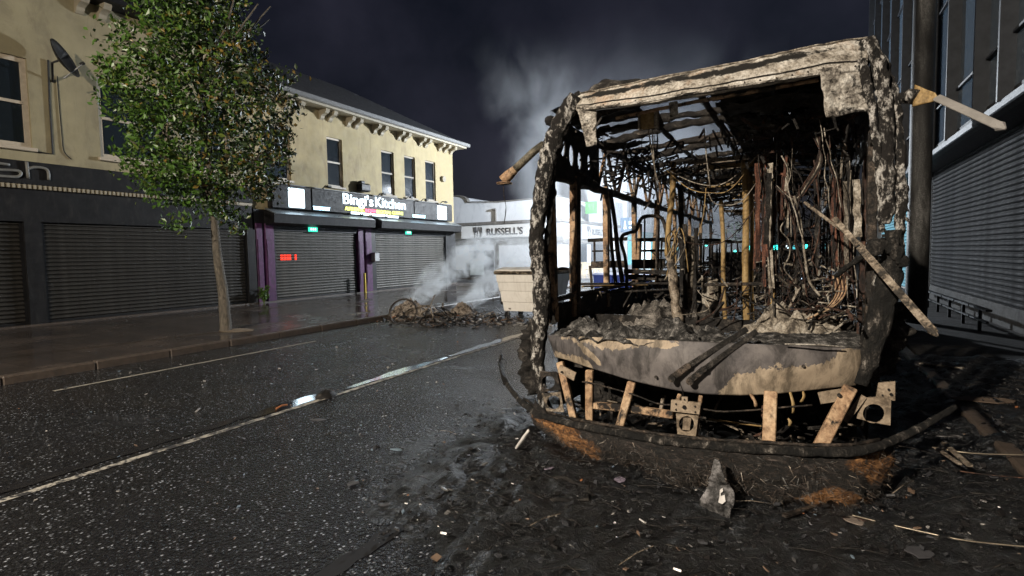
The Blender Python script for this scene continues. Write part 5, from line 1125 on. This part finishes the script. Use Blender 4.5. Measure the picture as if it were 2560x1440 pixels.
for k in range(15):                                                # pale strips of fallen ceiling lining
    y = 6.6 + k * .42; x0 = r.uniform(-1.35, -.7); x1 = x0 + r.uniform(.5, 1.1); z = 2.62 - .012 * k + r.uniform(-.12, .1); m = MB()
    m.bar((x0, y, z), (x1, y + r.uniform(-.25, .25), z + r.uniform(-.06, .09)), r.uniform(.05, .12), .012, up=(0, -.6, 1)); m.build('ceiling_strip', (M_PALE_BURNT, M_PALEASH, M_CHARRED_METAL, M_OCHRE)[k % 4], BUS)
for k in range(11):
    y = 5.7 + k * .2; x0 = r.uniform(-1.05, -.55); x1 = x0 + r.uniform(.45, .95); z = 2.50 - .01 * k + r.uniform(-.07, .07); m = MB()
    m.bar((x0, y, z), (x1, y + r.uniform(-.12, .12), z + r.uniform(-.02, .08)), r.uniform(.03, .075), .01, up=(0, -.9, .5)); m.build('ceiling_strip', (M_PALEASH, M_PALE_BURNT, M_OCHRE, M_PALEASH)[k % 4], BUS)
# tangles of charred trim under the roof and along the aisle
tg = MB(); r = random.Random(5)
def scribble(c, sp, n, L, w, mats):
    for _ in range(n):
        p = Vector(c) + Vector((r.gauss(0, sp[0]), r.gauss(0, sp[1]), r.gauss(0, sp[2]))); d = Vector((r.gauss(0, 1), r.gauss(0, 1), r.gauss(0, .8))).normalized(); q = p + d * r.uniform(.3, 1) * L; q.x = min(max(q.x, LX + .05), RXB - .05); p.x = min(max(p.x, LX + .05), RXB - .05)
        tg.bar(p, q, r.uniform(.4, 1) * w, r.uniform(.3, 1) * w, mi=r.choice(mats))
scribble((-1.55, 5.6, 2.52), (.28, .45, .10), 300, .16, .018, (0, 0, 0, 1))
scribble((-.95, 6.9, 2.45), (.32, .7, .12), 360, .16, .018, (0, 0, 0, 0, 1))
scribble((-.55, 8.6, 2.2), (.4, .9, .22), 200, .22, .014, (0, 0, 1, 3))
scribble((-.2, 10.5, 2.0), (.5, 1.3, .35), 110, .26, .014, (0, 0, 1))
scribble((.0, 5.3, 2.62), (.3, .3, .10), 300, .2, .022, (0, 0, 0, 1, 3))
scribble((-.35, 7.5, 1.15), (.5, 1.2, .25), 300, .26, .018, (0, 1, 3, 2))
scribble((.15, 5.4, 1.2), (.2, .35, .16), 260, .28, .016, (0, 1, 3, 2))
scribble((.2, 7.5, 1.7), (.16, 1.2, .4), 130, .35, .014, (0, 0, 3, 1))
scribble((-1.3, 8.0, 1.0), (.5, 1.4, .2), 240, .24, .018, (0, 1, 2))
tag(tg.build('charred_tangle', [M_CHAR, M_DARKASH, M_PALEASH, M_RUST], BUS), kind='stuff')
# --- hanging box, plate and rail under the dome
m = MB(); m.tube([AY(1540, 296, 4.55), AY(1700, 262, 4.52), AY(1880, 230, 4.52), AY(2046, 200, 4.55)], .014, 6, sub=3); m.build('blind_rail', M_TAN, BUS)
a, b = AY(1600, 284, 4.62), AY(1638, 318, 4.62); m = MB(); m.span((a.x, 4.62, b.z), (b.x, 4.66, a.z), bev=.004); bx_ = m.build('hanging_box', M_OCHRE, BUS)
m = MB(); m.span((b.x - .006, 4.60, b.z - .005), (b.x + .022, 4.67, a.z + .005)); m.build('side', M_PALEASH, bx_); m = MB(); m.span((a.x - .014, 4.60, b.z - .005), (a.x + .002, 4.67, a.z + .005)); m.build('side', M_PALEASH, bx_)
plate('hanging_plate', ((1672, 256), (1694, 252), (1695, 288), (1675, 294)), 4.5, M_DOME, .01)
m = MB(); m.tube([AY(1708, 256, 4.5), AY(1710, 264, 4.5), AY(1770, 251, 4.5), AY(1769, 243, 4.5)], .004, 5); m.build('hook', M_PALE_BURNT, BUS)
# --- poles
def pole(name, a, b, w, mat, Ya=5.6, Yb=None, d=None, lump=0):
    m = MB(); A_, B_ = AY(*a, Ya), AY(*b, Yb or Ya); m.tube([A_, A_.lerp(B_, .33) + Vector((.008, 0, 0)), A_.lerp(B_, .66) - Vector((.006, 0, 0)), B_], w / 2, 10, lump=lump or w * .07, fr=10, sub=6); return m.build(name, mat, BUS, True)
pole('grab_pole', (1861, 400), (1867, 812), .062, M_OCHRE); pole('grab_pole', (1876, 430), (1882, 812), .036, M_OCHRE, 5.7)
pole('grab_pole', (1802, 500), (1814, 815), .044, M_OCHRE, 5.9)
pole('grab_pole', (1684, 405), (1668, 640), .055, M_OCHRE, 5.4, 5.5); pole('grab_pole', (1672, 640), (1696, 805), .085, M_PALE_BURNT, 5.3, 5.2, lump=.02)
pole('grab_pole', (1712, 560), (1716, 800), .045, M_CHAR, 5.5); pole('grab_pole', (1726, 590), (1722, 800), .085, M_PALEASH, 5.6, lump=.02); pole('grab_pole', (1740, 570), (1738, 805), .04, M_CHAR, 5.5)
pole('grab_pole', (1700, 470), (1708, 790), .05, M_CHAR, 6.1, lump=.02); pole('grab_pole', (1525, 480), (1556, 705), .05, M_CHARRED_METAL, 6.1, 5.9); pole('grab_pole', (1512, 440), (1540, 715), .045, M_CHAR, 6.4)
pole('grab_pole', (1930, 700), (1932, 800), .03, M_OCHRE, 5.2); pole('grab_pole', (1600, 560), (1590, 720), .06, M_TAN, 7.4); pole('grab_pole', (1640, 500), (1632, 700), .05, M_TAN, 8.6)
# --- seat frames
def tube_px(name, pts, r_, mat, Y, sub=4): m = MB(); m.tube([AY(x, y, Y if not callable(Y) else Y(x)) for x, y in pts], r_, 8, sub=sub, lump=r_ * .12, fr=20); return m.build(name, mat, BUS, True)
tube_px('seat_frame', [(1563, 800), (1567, 690), (1562, 640), (1553, 606), (1556, 590), (1572, 582), (1590, 576), (1598, 556), (1608, 543), (1625, 540), (1648, 542), (1658, 552), (1668, 590), (1676, 640)], .020, M_CHARRED_METAL, 6.0)
tube_px('seat_frame', [(1612, 545), (1610, 700)], .010, M_CHAR, 6.05); tube_px('seat_frame', [(1645, 545), (1642, 610), (1640, 700)], .012, M_CHARRED_METAL, 6.05)
for (a, b, w_, Y, mt) in (((1470, 601), (1568, 597), .045, 6.6, M_CHAR), ((1486, 604), (1487, 660), .022, 6.6, M_CHARRED_METAL), ((1480, 628), (1545, 626), .022, 6.6, M_CHAR), ((1590, 600), (1670, 598), .045, 6.9, M_CHAR), ((1602, 604), (1600, 660), .025, 6.9, M_CHAR), ((1600, 627), (1664, 626), .03, 6.9, M_CHAR),
                      ((1478, 662), (1566, 660), .085, 6.4, M_CHARRED_METAL), ((1580, 660), (1662, 660), .11, 6.5, M_CHARRED_METAL), ((1560, 678), (1690, 682), .05, 6.0, M_CHAR), ((1450, 710), (1690, 708), .026, 6.0, M_CHAR), ((1455, 716), (1620, 712), .02, 6.1, M_OCHRE), ((1565, 692), (1690, 696), .06, 6.1, M_DARKASH), ((1475, 664), (1482, 735), .03, 6.4, M_CHARRED_METAL), ((1440, 735), (1700, 722), .02, 5.9, M_CHAR)):
    m = MB(); m.bar(AY(*a, Y), AY(*b, Y), w_, .03, up=(0, -1, 0), bev=.005); m.build('seat_bar', mt, BUS)
def seat(x, y, mat):
    m = MB(); w_ = .42
    m.tube([(x, y, .6), (x, y, 1.05), (x, y + .06, 1.72), (x + .05, y + .08, 1.80), (x + w_ - .05, y + .08, 1.80), (x + w_, y + .06, 1.72), (x + w_, y, 1.05), (x + w_, y, .6)], .015, 6, sub=3); m.tube([(x, y, 1.05), (x, y - .4, 1.02), (x + w_, y - .4, 1.02), (x + w_, y, 1.05)], .015, 6); m.tube([(x, y + .03, 1.4), (x + w_, y + .03, 1.4)], .012, 6)
    m.build('seat_frame', mat, BUS, True)
for y in (8.3, 9.3, 10.3, 11.3, 12.4):
    seat(-1.85, y, M_CHARRED_METAL); seat(-1.38, y, M_CHAR); seat(-.25, y + .2, M_CHARRED_METAL)
m = MB(); m.sheet(lambda u, v: Vector((-1.95 + 2.3 * u, 14.7 + .04 * nz((u * 5, v * 5, 0), 1), .6 + 1.0 * v)), 16, 10, thick=(0, .03, 0)); m.build('rear_bulkhead', M_CHAR, BUS)
drop('cab_panel', ((1752, 690), (1808, 700), (1806, 760), (1756, 770)), 6.4, M_PALEASH); drop('cab_panel', ((1758, 762), (1800, 762), (1798, 800), (1756, 800)), 6.3, M_PALE_BURNT)
# --- cables and hoses
def cable(pts, r_, mat, seed=0, lump=.3): m = MB(); m.tube(pts, r_, 5, lump=r_ * lump, fr=25, seed=seed, sub=6); return m.build('cable', mat, BUS, True)
r = random.Random(9)
mats_b = [M_RUST, M_CHAR, M_CHAR, M_RUST, M_DARKASH, M_PALEASH, M_RUST, M_CHAR]
def bundle(top, bot, n, sx, Y, seedb, wav=6):
    for k in range(n):
        x0, y0 = top[0] + r.gauss(0, sx), top[1] + r.uniform(-18, 26); x1, y1 = bot[0] + r.gauss(0, sx * 1.5), bot[1] + r.uniform(-30, 40); YY = Y + r.uniform(-.25, .35)
        pts = [AY(x0 + (x1 - x0) * t_ + (0 if t_ in (0, 1) else r.gauss(0, wav * .45)), y0 + (y1 - y0) * t_, YY + .15 * nz((k, t_ * 3, 0), 1, seedb)) for t_ in (0, .14, .3, .42, .58, .72, .86, 1)]
        cable(pts, r.choice((.002, .003, .0035, .0045, .006)), r.choice(mats_b), k)
bundle((1918, 372), (1930, 770), 16, 22, 5.2, 1); bundle((1950, 368), (1985, 560), 12, 16, 5.1, 2); bundle((1985, 480), (2015, 760), 12, 18, 5.2, 3, 20)
bundle((2092, 390), (2082, 770), 14, 15, 5.2, 4); bundle((2130, 400), (2120, 740), 9, 10, 5.2, 5); bundle((2060, 300), (2070, 520), 8, 14, 5.0, 6)
for k in range(7): cable([AY(2082 + 5 * k, 690, 5.1), AY(2090 + 4 * k, 730, 5.0), AY(2072 + 2 * k, 765, 4.9), AY(2035 - 4 * k, 790 + 2 * k, 4.85)], .008, M_RUST if k % 2 else M_TAN, k)
for k in range(5): cable([AY(2050 - 6 * k, 330, 4.9), AY(2044 + 3 * k, 400, 4.95), AY(2010 + 4 * k, 460, 5.0), AY(1985, 492 + 3 * k, 5.05), AY(1950 - 6 * k, 470 - 4 * k, 5.1)], .006, (M_RUST, M_RUST, M_PALEASH, M_CHAR, M_RUST)[k], k)
cable([AY(1985, 490, 5.0), AY(2000, 545, 5.0), AY(2012, 640, 5.0), AY(2022, 700, 5.0), AY(2050, 740, 4.95)], .011, M_PALEASH, 3)
cable([AY(2035, 400, 5.0), AY(2050, 560, 5.0), AY(2030, 650, 4.95)], .007, M_RUST, 4)
for k, pts in enumerate(([(1640, 395), (1680, 430), (1740, 458), (1800, 462), (1850, 430), (1905, 378)], [(1660, 420), (1720, 470), (1775, 482), (1830, 470), (1905, 372)], [(1770, 480), (1790, 510), (1850, 505), (1900, 440), (1912, 390)], [(1700, 600), (1740, 610), (1800, 608), (1850, 570), (1900, 500)], [(1690, 580), (1720, 590), (1770, 612)], [(1895, 640), (1905, 600), (1925, 520)], [(1765, 470), (1758, 540), (1745, 590)])):
    cable([AY(x, y, 5.3) for x, y in pts], .0045, (M_PALEASH, M_OCHRE, M_PALEASH, M_RUST, M_CHAR, M_PALEASH, M_OCHRE)[k], k)
for x0, x1 in ((1620, 1640), (1630, 1634), (1760, 1768)): cable([AY(x0, 320, 4.8), AY((x0 + x1) / 2 + 3, 400, 4.9), AY(x1 + 8, 470, 5.0)], .006, M_PALEASH, x0)
for k in range(10): x = r.uniform(1500, 1700); cable([AY(x, r.uniform(330, 380), 5.6), AY(x + r.uniform(-6, 6), r.uniform(430, 520), 5.6)], .004, M_CHAR, k)
for k in range(14):
    x = 1690 + r.uniform(-14, 14); cable([AY(x, 575 + r.uniform(-10, 10), 5.3), AY(x + r.uniform(-30, 30), 600 + r.uniform(-10, 20), 5.25), AY(x + r.uniform(-34, 20), 640 + r.uniform(-10, 60), 5.3)], .005, r.choice((M_OCHRE, M_PALEASH, M_CHAR)), k)
for k in range(20):
    x = r.uniform(1740, 2120); cable([AY(x, r.uniform(690, 760), 5.2), AY(x + r.uniform(-40, 40), r.uniform(730, 790), 5.1), AY(x + r.uniform(-90, 90), r.uniform(760, 812), 5.0)], r.choice((.004, .006, .009)), r.choice((M_PALEASH, M_RUST, M_CHAR, M_DARKASH)), k)
r = random.Random(19)                                              # scorched red-brown strips of trim hanging among the wiring
M_REDSTRIP = burnt('scorched_red_strip', [(.34, (.012, .008, .007)), (.5, (.075, .030, .020)), (.66, (.19, .075, .045)), (.85, (.30, .17, .12))], (18, 18, 3), .6, .7, 60)
for cx, n_, y0_, y1_ in ((1915, 9, 370, 740), (1960, 6, 380, 640), (2095, 11, 400, 760), (2125, 5, 420, 700)):
    for k in range(n_):
        x = cx + r.gauss(0, 20); Y = 5.15 + r.uniform(-.2, .3); a = AY(x, y0_ + r.uniform(-10, 90), Y); b = AY(x + r.gauss(0, 9), y1_ - r.uniform(0, 170), Y + r.uniform(-.1, .1)); w_ = r.uniform(.008, .026); m = MB()
        side = Vector((math.cos(r.uniform(-.8, .8)), math.sin(r.uniform(-.8, .8)), 0)) * w_; mid = a.lerp(b, .5) + Vector((r.gauss(0, .02), r.gauss(0, .02), 0))
        m.sheet(lambda u, v: (a * (1 - v) ** 2 + mid * 2 * v * (1 - v) + b * v * v) + side * (u - .5) * 2 + nz3((u * .1, v * 3, k + cx), 2.0, 3) * .012, 2, 12); m.build('hanging_strip', (M_REDSTRIP, M_REDSTRIP, M_CHAR, M_PALEASH)[k % 4], BUS)
# yellow cap on the driver's post
p = AY(1932, 758, 5.15); m = MB(); m.tube([p, p - Vector((0, 0, .13))], [.018, .012], 8); m.build('post_cap', plain('yellow_plastic', (.6, .36, .03), .5), BUS)
# cross rail through the cab
bar_part('cab_rail', (1760, 712), (2160, 704), .03, M_CHARRED_METAL, .03, Ya=5.3); bar_part('cab_rail', (1925, 710), (1925, 800), .022, M_RUST, .02, Ya=5.25)
bar_part('loose_strut', (2010, 505), (2170, 625), .022, M_PALE_BURNT, .015, Ya=4.7, Yb=4.45)
# --- mirror arms and the long loose strips
m = MB(); m.tube([AY(1360, 360, 4.40), AY(1335, 378, 4.36), AY(1283, 428, 4.28)], .034, 12, lump=.003); ma = m.build('mirror_arm', M_TAN, BUS, True)
ma.data.materials[0] = burnt('smoked_arm', [(.3, (.05, .045, .032)), (.55, (.16, .14, .10)), (.8, (.26, .22, .16))], (7, 7, 7), .4, .6)
m = MB(); m.tube([AY(1288, 424, 4.28), AY(1272, 438, 4.27), AY(1258, 452, 4.26)], [.036, .045, .05], 12, lump=.006); m.box(AY(1261, 458, 4.26), (.12, .09, .02), bev=.006); m.build('mirror_stub', M_TAN, ma, True)
m = MB(); m.tube([AY(1259, 462, 4.26), AY(1260, 490, 4.26), AY(1265, 520, 4.26), AY(1260, 560, 4.26)], .004, 5, lump=.002, fr=40, sub=5); m.build('mirror_wire', M_CHAR, ma)
drop('mirror_bracket', ((2286, 212), (2338, 232), (2350, 250), (2282, 266)), lambda u, v: 4.38 - .06 * u, M_OCHRE, 8, .006)
m = MB(); m.bar(AY(2340, 243, 4.32), AY(2506, 318, 4.02), .055, .03, up=(0, -1, .5), bev=.012); m.tube([AY(2500, 316, 4.03), AY(2514, 322, 4.0)], [.03, .006], 8); m.build('mirror_arm', plain('grey_arm', (.20, .19, .18), .55, var=.25, scale=8), BUS)
pillar('mirror_clamp', [(2248, 245, 4.42, .03), (2272, 240, 4.40, .05), (2288, 245, 4.38, .045)], M_PILLAR, 31)
m = MB(); A_, B_ = AY(2085, 545, 4.45), AY(2336, 832, 3.75); m.bar(A_, A_.lerp(B_, .28), .036, .012, up=(0, -1, 0)); m.bar(A_.lerp(B_, .30), B_, .042, .014, up=(0, -1, 0)); m.tube([B_ - (B_ - A_) * .02, B_ + (B_ - A_) * .025], [.026, .006], 6); m.build('loose_strip', M_PALE_BURNT, BUS)
m = MB(); A_, B_ = AY(2176, 640, 4.30), AY(2318, 805, 3.85); m.bar(A_, B_, .02, .012, up=(0, -1, 0)); m.build('loose_strip', M_PALEASH, BUS)
m = MB(); A_, B_ = AY(2090, 690, 4.6), AY(2210, 600, 4.3); m.tube([A_, A_.lerp(B_, .5), B_], .022, 8, lump=.012, sub=4); m.build('loose_strut', M_PILLAR_D, BUS, True)
# ------------------------------------------------------------------ burnt ground cover and debris round the bus
def ground_amount(x, y):
    """how thick the burnt litter lies"""
    d = max(0, abs(x + .4) - 1.75); e = max(0, 2.9 - y); v = 1.15 - d * 1.2 - e * 1.1 + .35 * nz((x, y, 0), .9, 3)
    if x > .8: v = max(v, .95 - e * .35 - max(0, x - 3.5) * .5 + .3 * nz((x, y, 0), .8, 5))
    return v
m = MB(); nu, nv = 150, 150; X0, X1, Y0, Y1 = -3.6, 4.7, .4, 9.5; vs = []; am = []
for j in range(nv + 1):
    for i in range(nu + 1):
        x, y = X0 + (X1 - X0) * i / nu, Y0 + (Y1 - Y0) * j / nv; a = ground_amount(x, y); am.append(a)
        z = -.03 + .10 * max(0, min(1, a)) * (.35 + abs(nz((x, y, 0), 3.1, 7)) + .6 * abs(nz((x, y, 0), 8.5, 8))); z += (.085 * min(1, max(0, (x - 1.25) / .35)))
        if x < 1.2 and y > 4.3 and abs(x + .78) < 1.2: z = min(z, .05)
        vs.append((x, y, z))
m.add(vs, [(j * (nu + 1) + i, j * (nu + 1) + i + 1, (j + 1) * (nu + 1) + i + 1, (j + 1) * (nu + 1) + i) for j in range(nv) for i in range(nu) if max(am[j * (nu + 1) + i], am[(j + 1) * (nu + 1) + i + 1]) > .1])
M_LITTER = burnt('burnt_litter', [(.42, (.0025, .003, .004)), (.58, (.007, .0085, .011)), (.70, (.022, .026, .032)), (.82, (.12, .13, .15))], (13, 13, 13), 1.0, .30, 95, spec=.6)
o = m.build('burnt_litter', M_LITTER, None, True); tag(o, 'layer of wet burnt litter spread under and beside the bus', None, None, 'stuff')
M_SHARD = [plain('shard_black', (.014, .013, .013), .3), plain('shard_grey', (.035, .036, .04), .35), plain('shard_pale', (.26, .25, .24), .5), plain('shard_brown', (.12, .08, .055), .6), plain('shard_blue', (.12, .16, .20), .35), plain('shard_rust', (.25, .10, .04), .7), plain('shard_metal', (.30, .29, .28), .3, metal=.8)]
r = random.Random(101); sh = MB()
def shard(x, y, z, L, mi):
    a = r.uniform(0, 6.28); n = Vector((r.gauss(0, .35), r.gauss(0, .35), 1)).normalized(); u = Vector((math.cos(a), math.sin(a), 0)); u = (u - n * u.dot(n)).normalized(); w_ = n.cross(u); k = r.uniform(.25, .8)
    c_ = Vector((x, y, z)); pts = [c_ - u * L * .5, c_ + w_ * L * k * .5 + u * L * r.uniform(-.2, .2), c_ + u * L * .5, c_ - w_ * L * k * .5 + u * L * r.uniform(-.2, .2)]
    t_ = n * min(.012, L * .2); sh.add(pts + [p + t_ for p in pts], [(4, 5, 6, 7), (0, 1, 5, 4), (1, 2, 6, 5), (2, 3, 7, 6), (3, 0, 4, 7)], mi)
cnt = 0
while cnt < 15000:
    x, y = r.uniform(-4.6, 4.6), r.uniform(.5, 9) if r.random() < .7 else r.uniform(1.2, 5); a = ground_amount(x, y)
    if r.random() > max(.012, min(1, a * .9)): continue
    if abs(x + .78) < 1.15 and y > 4.6: continue
    z = .012 + .06 * max(0, min(1, a)) * r.random() + (.09 if x > 1.5 else 0); L = min(.06, .008 + r.expovariate(1 / .012)); shard(x, y, z, L, r.choices(range(7), (66, 24, .8, 2, .8, .2, 4))[0]); cnt += 1
for _ in range(900):
    x, y = r.uniform(-9, -2.6), r.uniform(1.6, 12); shard(x, y, .008, .01 + r.expovariate(1 / .012), r.choices(range(7), (20, 30, 12, 8, 6, 1, 10))[0])
for _ in range(1600):
    x, y = r.gauss(-7.6, 1.1), r.gauss(11.2, .55); shard(x, y, .01 + abs(r.gauss(0, .05)), .03 + r.expovariate(1 / .05), r.choices(range(7), (40, 15, 14, 18, 0, 3, 4))[0])
tag(sh.build('debris', M_SHARD), 'small burnt fragments strewn over the road', None, None, 'stuff')
st = MB()
for _ in range(800):
    x, y = r.uniform(-3.2, 4.4), r.uniform(.8, 6.5); a_ = ground_amount(x, y)
    if r.random() > a_ or (abs(x + .78) < 1.1 and y > 4.5): continue
    p = Vector((x, y, .03 + .05 * max(0, min(1, a_)) + (.09 if x > 1.4 else 0))); a = r.gauss(.15, .7); L = r.uniform(.05, .28); d = Vector((math.cos(a), math.sin(a), r.uniform(-.08, .12))); st.tube([p, p + d * L * .5 + Vector((0, 0, .012)), p + d * L], r.choice((.0015, .002, .003)), 4, mi=r.choices((0, 1, 2), (20, .6, .15))[0])
tag(st.build('debris_strands', [M_CHAR, M_PALE_BURNT, M_OCHRE]), 'thin burnt strands and wires lying in the litter', None, None, 'stuff')

def single(name, mb, mat, label, cat, smooth=False, group=None): return tag(mb.build(name, mat, None, smooth), label, cat, group)
# scorched mesh cloth hanging on the bumper
t = NT('mesh_cloth'); c = t.coords(); f = t.noise(c, 9, 7, .7)
M_CLOTH = t.bsdf(color=t.ramp(f, [(.42, (.008, .008, .008)), (.50, (.05, .048, .048)), (.63, (.24, .23, .235))]), rough=.7, alpha=t.ramp(t.noise(c, 30, 6, .7), [(.40, .25), (.55, .95)]), normal=t.bump(t.n('ShaderNodeTexChecker', {'Vector': c, 'Scale': 260.0}).outputs['Fac'], .5, .003))
def cloth(u, v):
    w_ = interp([(0, 4), (.2, 12), (.5, 32), (.62, 42), (.8, 46), (1, 34)], v); cx = interp([(0, 1789), (.4, 1793), (.6, 1797), (1, 1786)], v); px_, py_ = cx + (u * 2 - 1) * w_, 1150 + v * 148 + 16 * (u - .3) * v
    p = AY(px_, py_, 3.50 - .12 * v)
    if p.z < .02: p = AZ(px_, py_, .02)
    return p + nz3(p, 9, 4) * .04 + nz3(p, 26, 6) * .012
m = MB(); m.sheet(cloth, 22, 34, thick=(0, .004, .002)); single('mesh_cloth', m, M_CLOTH, 'torn grey mesh cloth hanging from the middle of the bumper', 'cloth', True)
m = MB(); m.add([cloth(a_, b_) + Vector((0, -.014, .005)) for a_, b_ in ((.42, .50), (.62, .47), (.66, .53), (.54, .56), (.58, .61), (.74, .60), (.80, .68), (.68, .72), (.55, .69), (.44, .60))], [(0, 1, 2, 3, 9), (9, 3, 4, 8), (4, 5, 6, 7, 8)]); m2 = single('paper_scrap', m, plain('white_scrap', (.55, .53, .52), .6), 'white scrap stuck on the grey mesh cloth', 'scrap', True)
m = MB(); a, b = AZ(1322, 1076, .26), AZ(1288, 1124, .03); m.tube([a, a.lerp(b, .5), b], [.012, .016, .009], 7, lump=.004, fr=30, sub=3); single('white_stick', m, plain('white_bone', (.55, .53, .51), .6), 'pale broken stick leaning on the bumper end beside the road', 'stick', True)
m = MB(); n = 34; cen = AZ(1385, 1222, .03); m.tube([cen + Vector((.26 * math.cos(2 * math.pi * k / n) * (1 + .12 * math.sin(2 * k)), .17 * math.sin(2 * math.pi * k / n), .012 * math.sin(5 * k))) for k in range(n + 1)], .014, 6, lump=.004, caps=False); single('rubber_ring', m, M_CHAR, 'twisted black rubber ring on the ground before the bumper', 'ring', True)
def flat_piece(px_, py_, L, W, mat, label, ang, z=.012, cat='scrap', name='scrap', n=9, seed=1):
    c_ = AZ(px_, py_, z); m = MB(); pts = []
    for k in range(n):
        a = 2 * math.pi * k / n; rr = 1 + .35 * nz((math.cos(a), math.sin(a), seed), 1.7, seed); x, y = L / 2 * math.cos(a) * rr, W / 2 * math.sin(a) * rr; pts.append((c_.x + x * math.cos(ang) - y * math.sin(ang), c_.y + x * math.sin(ang) + y * math.cos(ang), z + .012 * nz((x * 9, y * 9, 0), 1, seed)))
    m.prism(pts, (0, 0, .006)); return single(name, m, mat, label, cat)
SC_B = plain('pale_blue_scrap', (.11, .15, .18), .45, var=.3, scale=25); SC_G = plain('grey_scrap', (.05, .05, .055), .4, var=.3, scale=25); SC_P = plain('lilac_scrap', (.20, .17, .22), .5)
flat_piece(795, 1050, .16, .05, SC_G, 'dark grey scrap on the road just past the centre line', .4, seed=2); flat_piece(992, 1125, .11, .04, SC_B, 'small pale blue scrap lying alone in the middle of the lane', .2, seed=3)
flat_piece(884, 1208, .09, .07, SC_G, 'grey crumpled scrap in the lane left of the tar seam', .9, seed=4); flat_piece(960, 1262, .09, .04, SC_G, 'thin grey scrap in the lane near the tar seam', .1, seed=5)
flat_piece(1205, 1198, .10, .05, SC_B, 'pale blue scrap at the edge of the burnt litter', .3, seed=6); flat_piece(1225, 1212, .05, .04, plain('white_bit', (.26, .26, .25), .6), 'tiny white fragment beside the pale blue scrap', .3, seed=16)
flat_piece(1372, 1172, .09, .05, SC_P, 'lilac scrap under the torn bumper flap', .8, .03, seed=7); flat_piece(1548, 1202, .09, .07, SC_P, 'lilac scrap beneath the bumper skirt', 1.2, .03, seed=8)
flat_piece(2140, 1303, .17, .10, plain('slab_tan', (.16, .13, .11), .7, var=.3, scale=30), 'ribbed tan block lying right of the mesh cloth', -.2, .03, 'block', 'block', seed=9)
flat_piece(2205, 1310, .26, .07, M_RUST, 'rusty bent plate beside the ribbed tan block', -.1, .04, 'plate', 'plate', seed=10)
flat_piece(2300, 1380, .14, .10, SC_G, 'crumpled grey rag near the long bare wire', .5, .05, 'rag', 'rag', seed=11); flat_piece(2460, 1000, .5, .22, plain('brown_card', (.10, .07, .05), .8), 'brown sodden card beside the pavement debris', .2, .14, 'card', 'card', seed=12)
flat_piece(2370, 1090, .22, .06, M_CLOTH, 'pale twisted foil by the bumper end', .3, .12, 'foil', 'foil', seed=13)
m = MB(); c_ = AZ(815, 992, 0); m.sheet(lambda u, v: Vector((c_.x + (.10 + .03 * nz((u * 4, v * 4, 0), 1)) * math.cos(6.283 * u) * math.sin(math.pi * v * .5), c_.y + .14 * math.sin(6.283 * u) * math.sin(math.pi * v * .5), .075 * math.cos(math.pi * v * .5) * (1 + .3 * nz((u * 5, v * 3, 0), 1)))), 14, 6); single('rubber_lump', m, M_CHAR, 'small black lump sitting on the centre line', 'lump', True)
m = MB(); a, b = AZ(690, 1022, .02), AZ(718, 1012, .03); m.tube([a, a.lerp(b, .5) + Vector((0, 0, .012)), b], .011, 6); single('wood_splinter', m, plain('orange_wood', (.30, .12, .05), .6), 'orange brown splinter on the centre line beside the puddle', 'splinter')
def wire(pts, r_, mat, label): m = MB(); m.tube(pts, r_, 5, sub=5); return single('wire', m, mat, label, 'wire', True)
M_WIRE = plain('bare_wire', (.34, .29, .22), .35, metal=.6, var=.3, scale=20)
wire([AZ(2130, 1288, .06), AZ(2200, 1305, .05), AZ(2300, 1328, .06), AZ(2420, 1352, .07), AZ(2600, 1370, .07)], .0045, M_WIRE, 'long bare wire curving across the near litter')
wire([AZ(2330, 1118, .12), AZ(2430, 1133, .13), AZ(2600, 1138, .14)], .005, M_WIRE, 'straight bare wire leading off beyond the bumper end'); wire([AZ(2400, 1178, .12), AZ(2480, 1188, .12), AZ(2600, 1198, .12)], .0045, M_RUST, 'rusty wire lying parallel to the bare wire')
def strip(a, b, w_, mat, label, z=.13): m = MB(); m.bar(AZ(*a, z), AZ(*b, z + .02), w_, .014, up=(0, 0, 1)); return single('strip', m, mat, label, 'strip')
strip((2300, 908), (2408, 920), .05, M_PALEASH, 'pale flat metal strip on the pavement right of the bus'); strip((2360, 1108), (2425, 1165), .035, M_PALE_BURNT, 'short burnt lath lying across the wires'); strip((2340, 1120), (2400, 1160), .025, M_PALE_BURNT, 'thin burnt lath beside the short lath'); strip((2060, 1258), (1960, 1290), .03, M_CHARRED_METAL, 'charred strip under the bumper skirt', .04)
# carpet of burnt oddments around the two ash heaps
m = MB(); hx, hy = (h1.x + h2.x) / 2 + .4, (h1.y + h2.y) / 2; r = random.Random(55)
for _ in range(190):
    p = Vector((r.gauss(hx + .25, .95), r.gauss(hy + .35, .30), .03 + abs(r.gauss(0, .07)))); d = Vector((r.gauss(0, 1), r.gauss(0, 1), r.gauss(0, .45))).normalized(); m.bar(p, p + d * r.uniform(.06, .4), r.uniform(.01, .05), r.uniform(.004, .02), mi=r.choice((0, 0, 1, 2)))
tag(m.build('burnt_oddments', [M_CHAR, M_PALE_BURNT, M_ASHHEAP]), 'burnt oddments scattered round the ash heaps in the road', None, None, 'stuff')
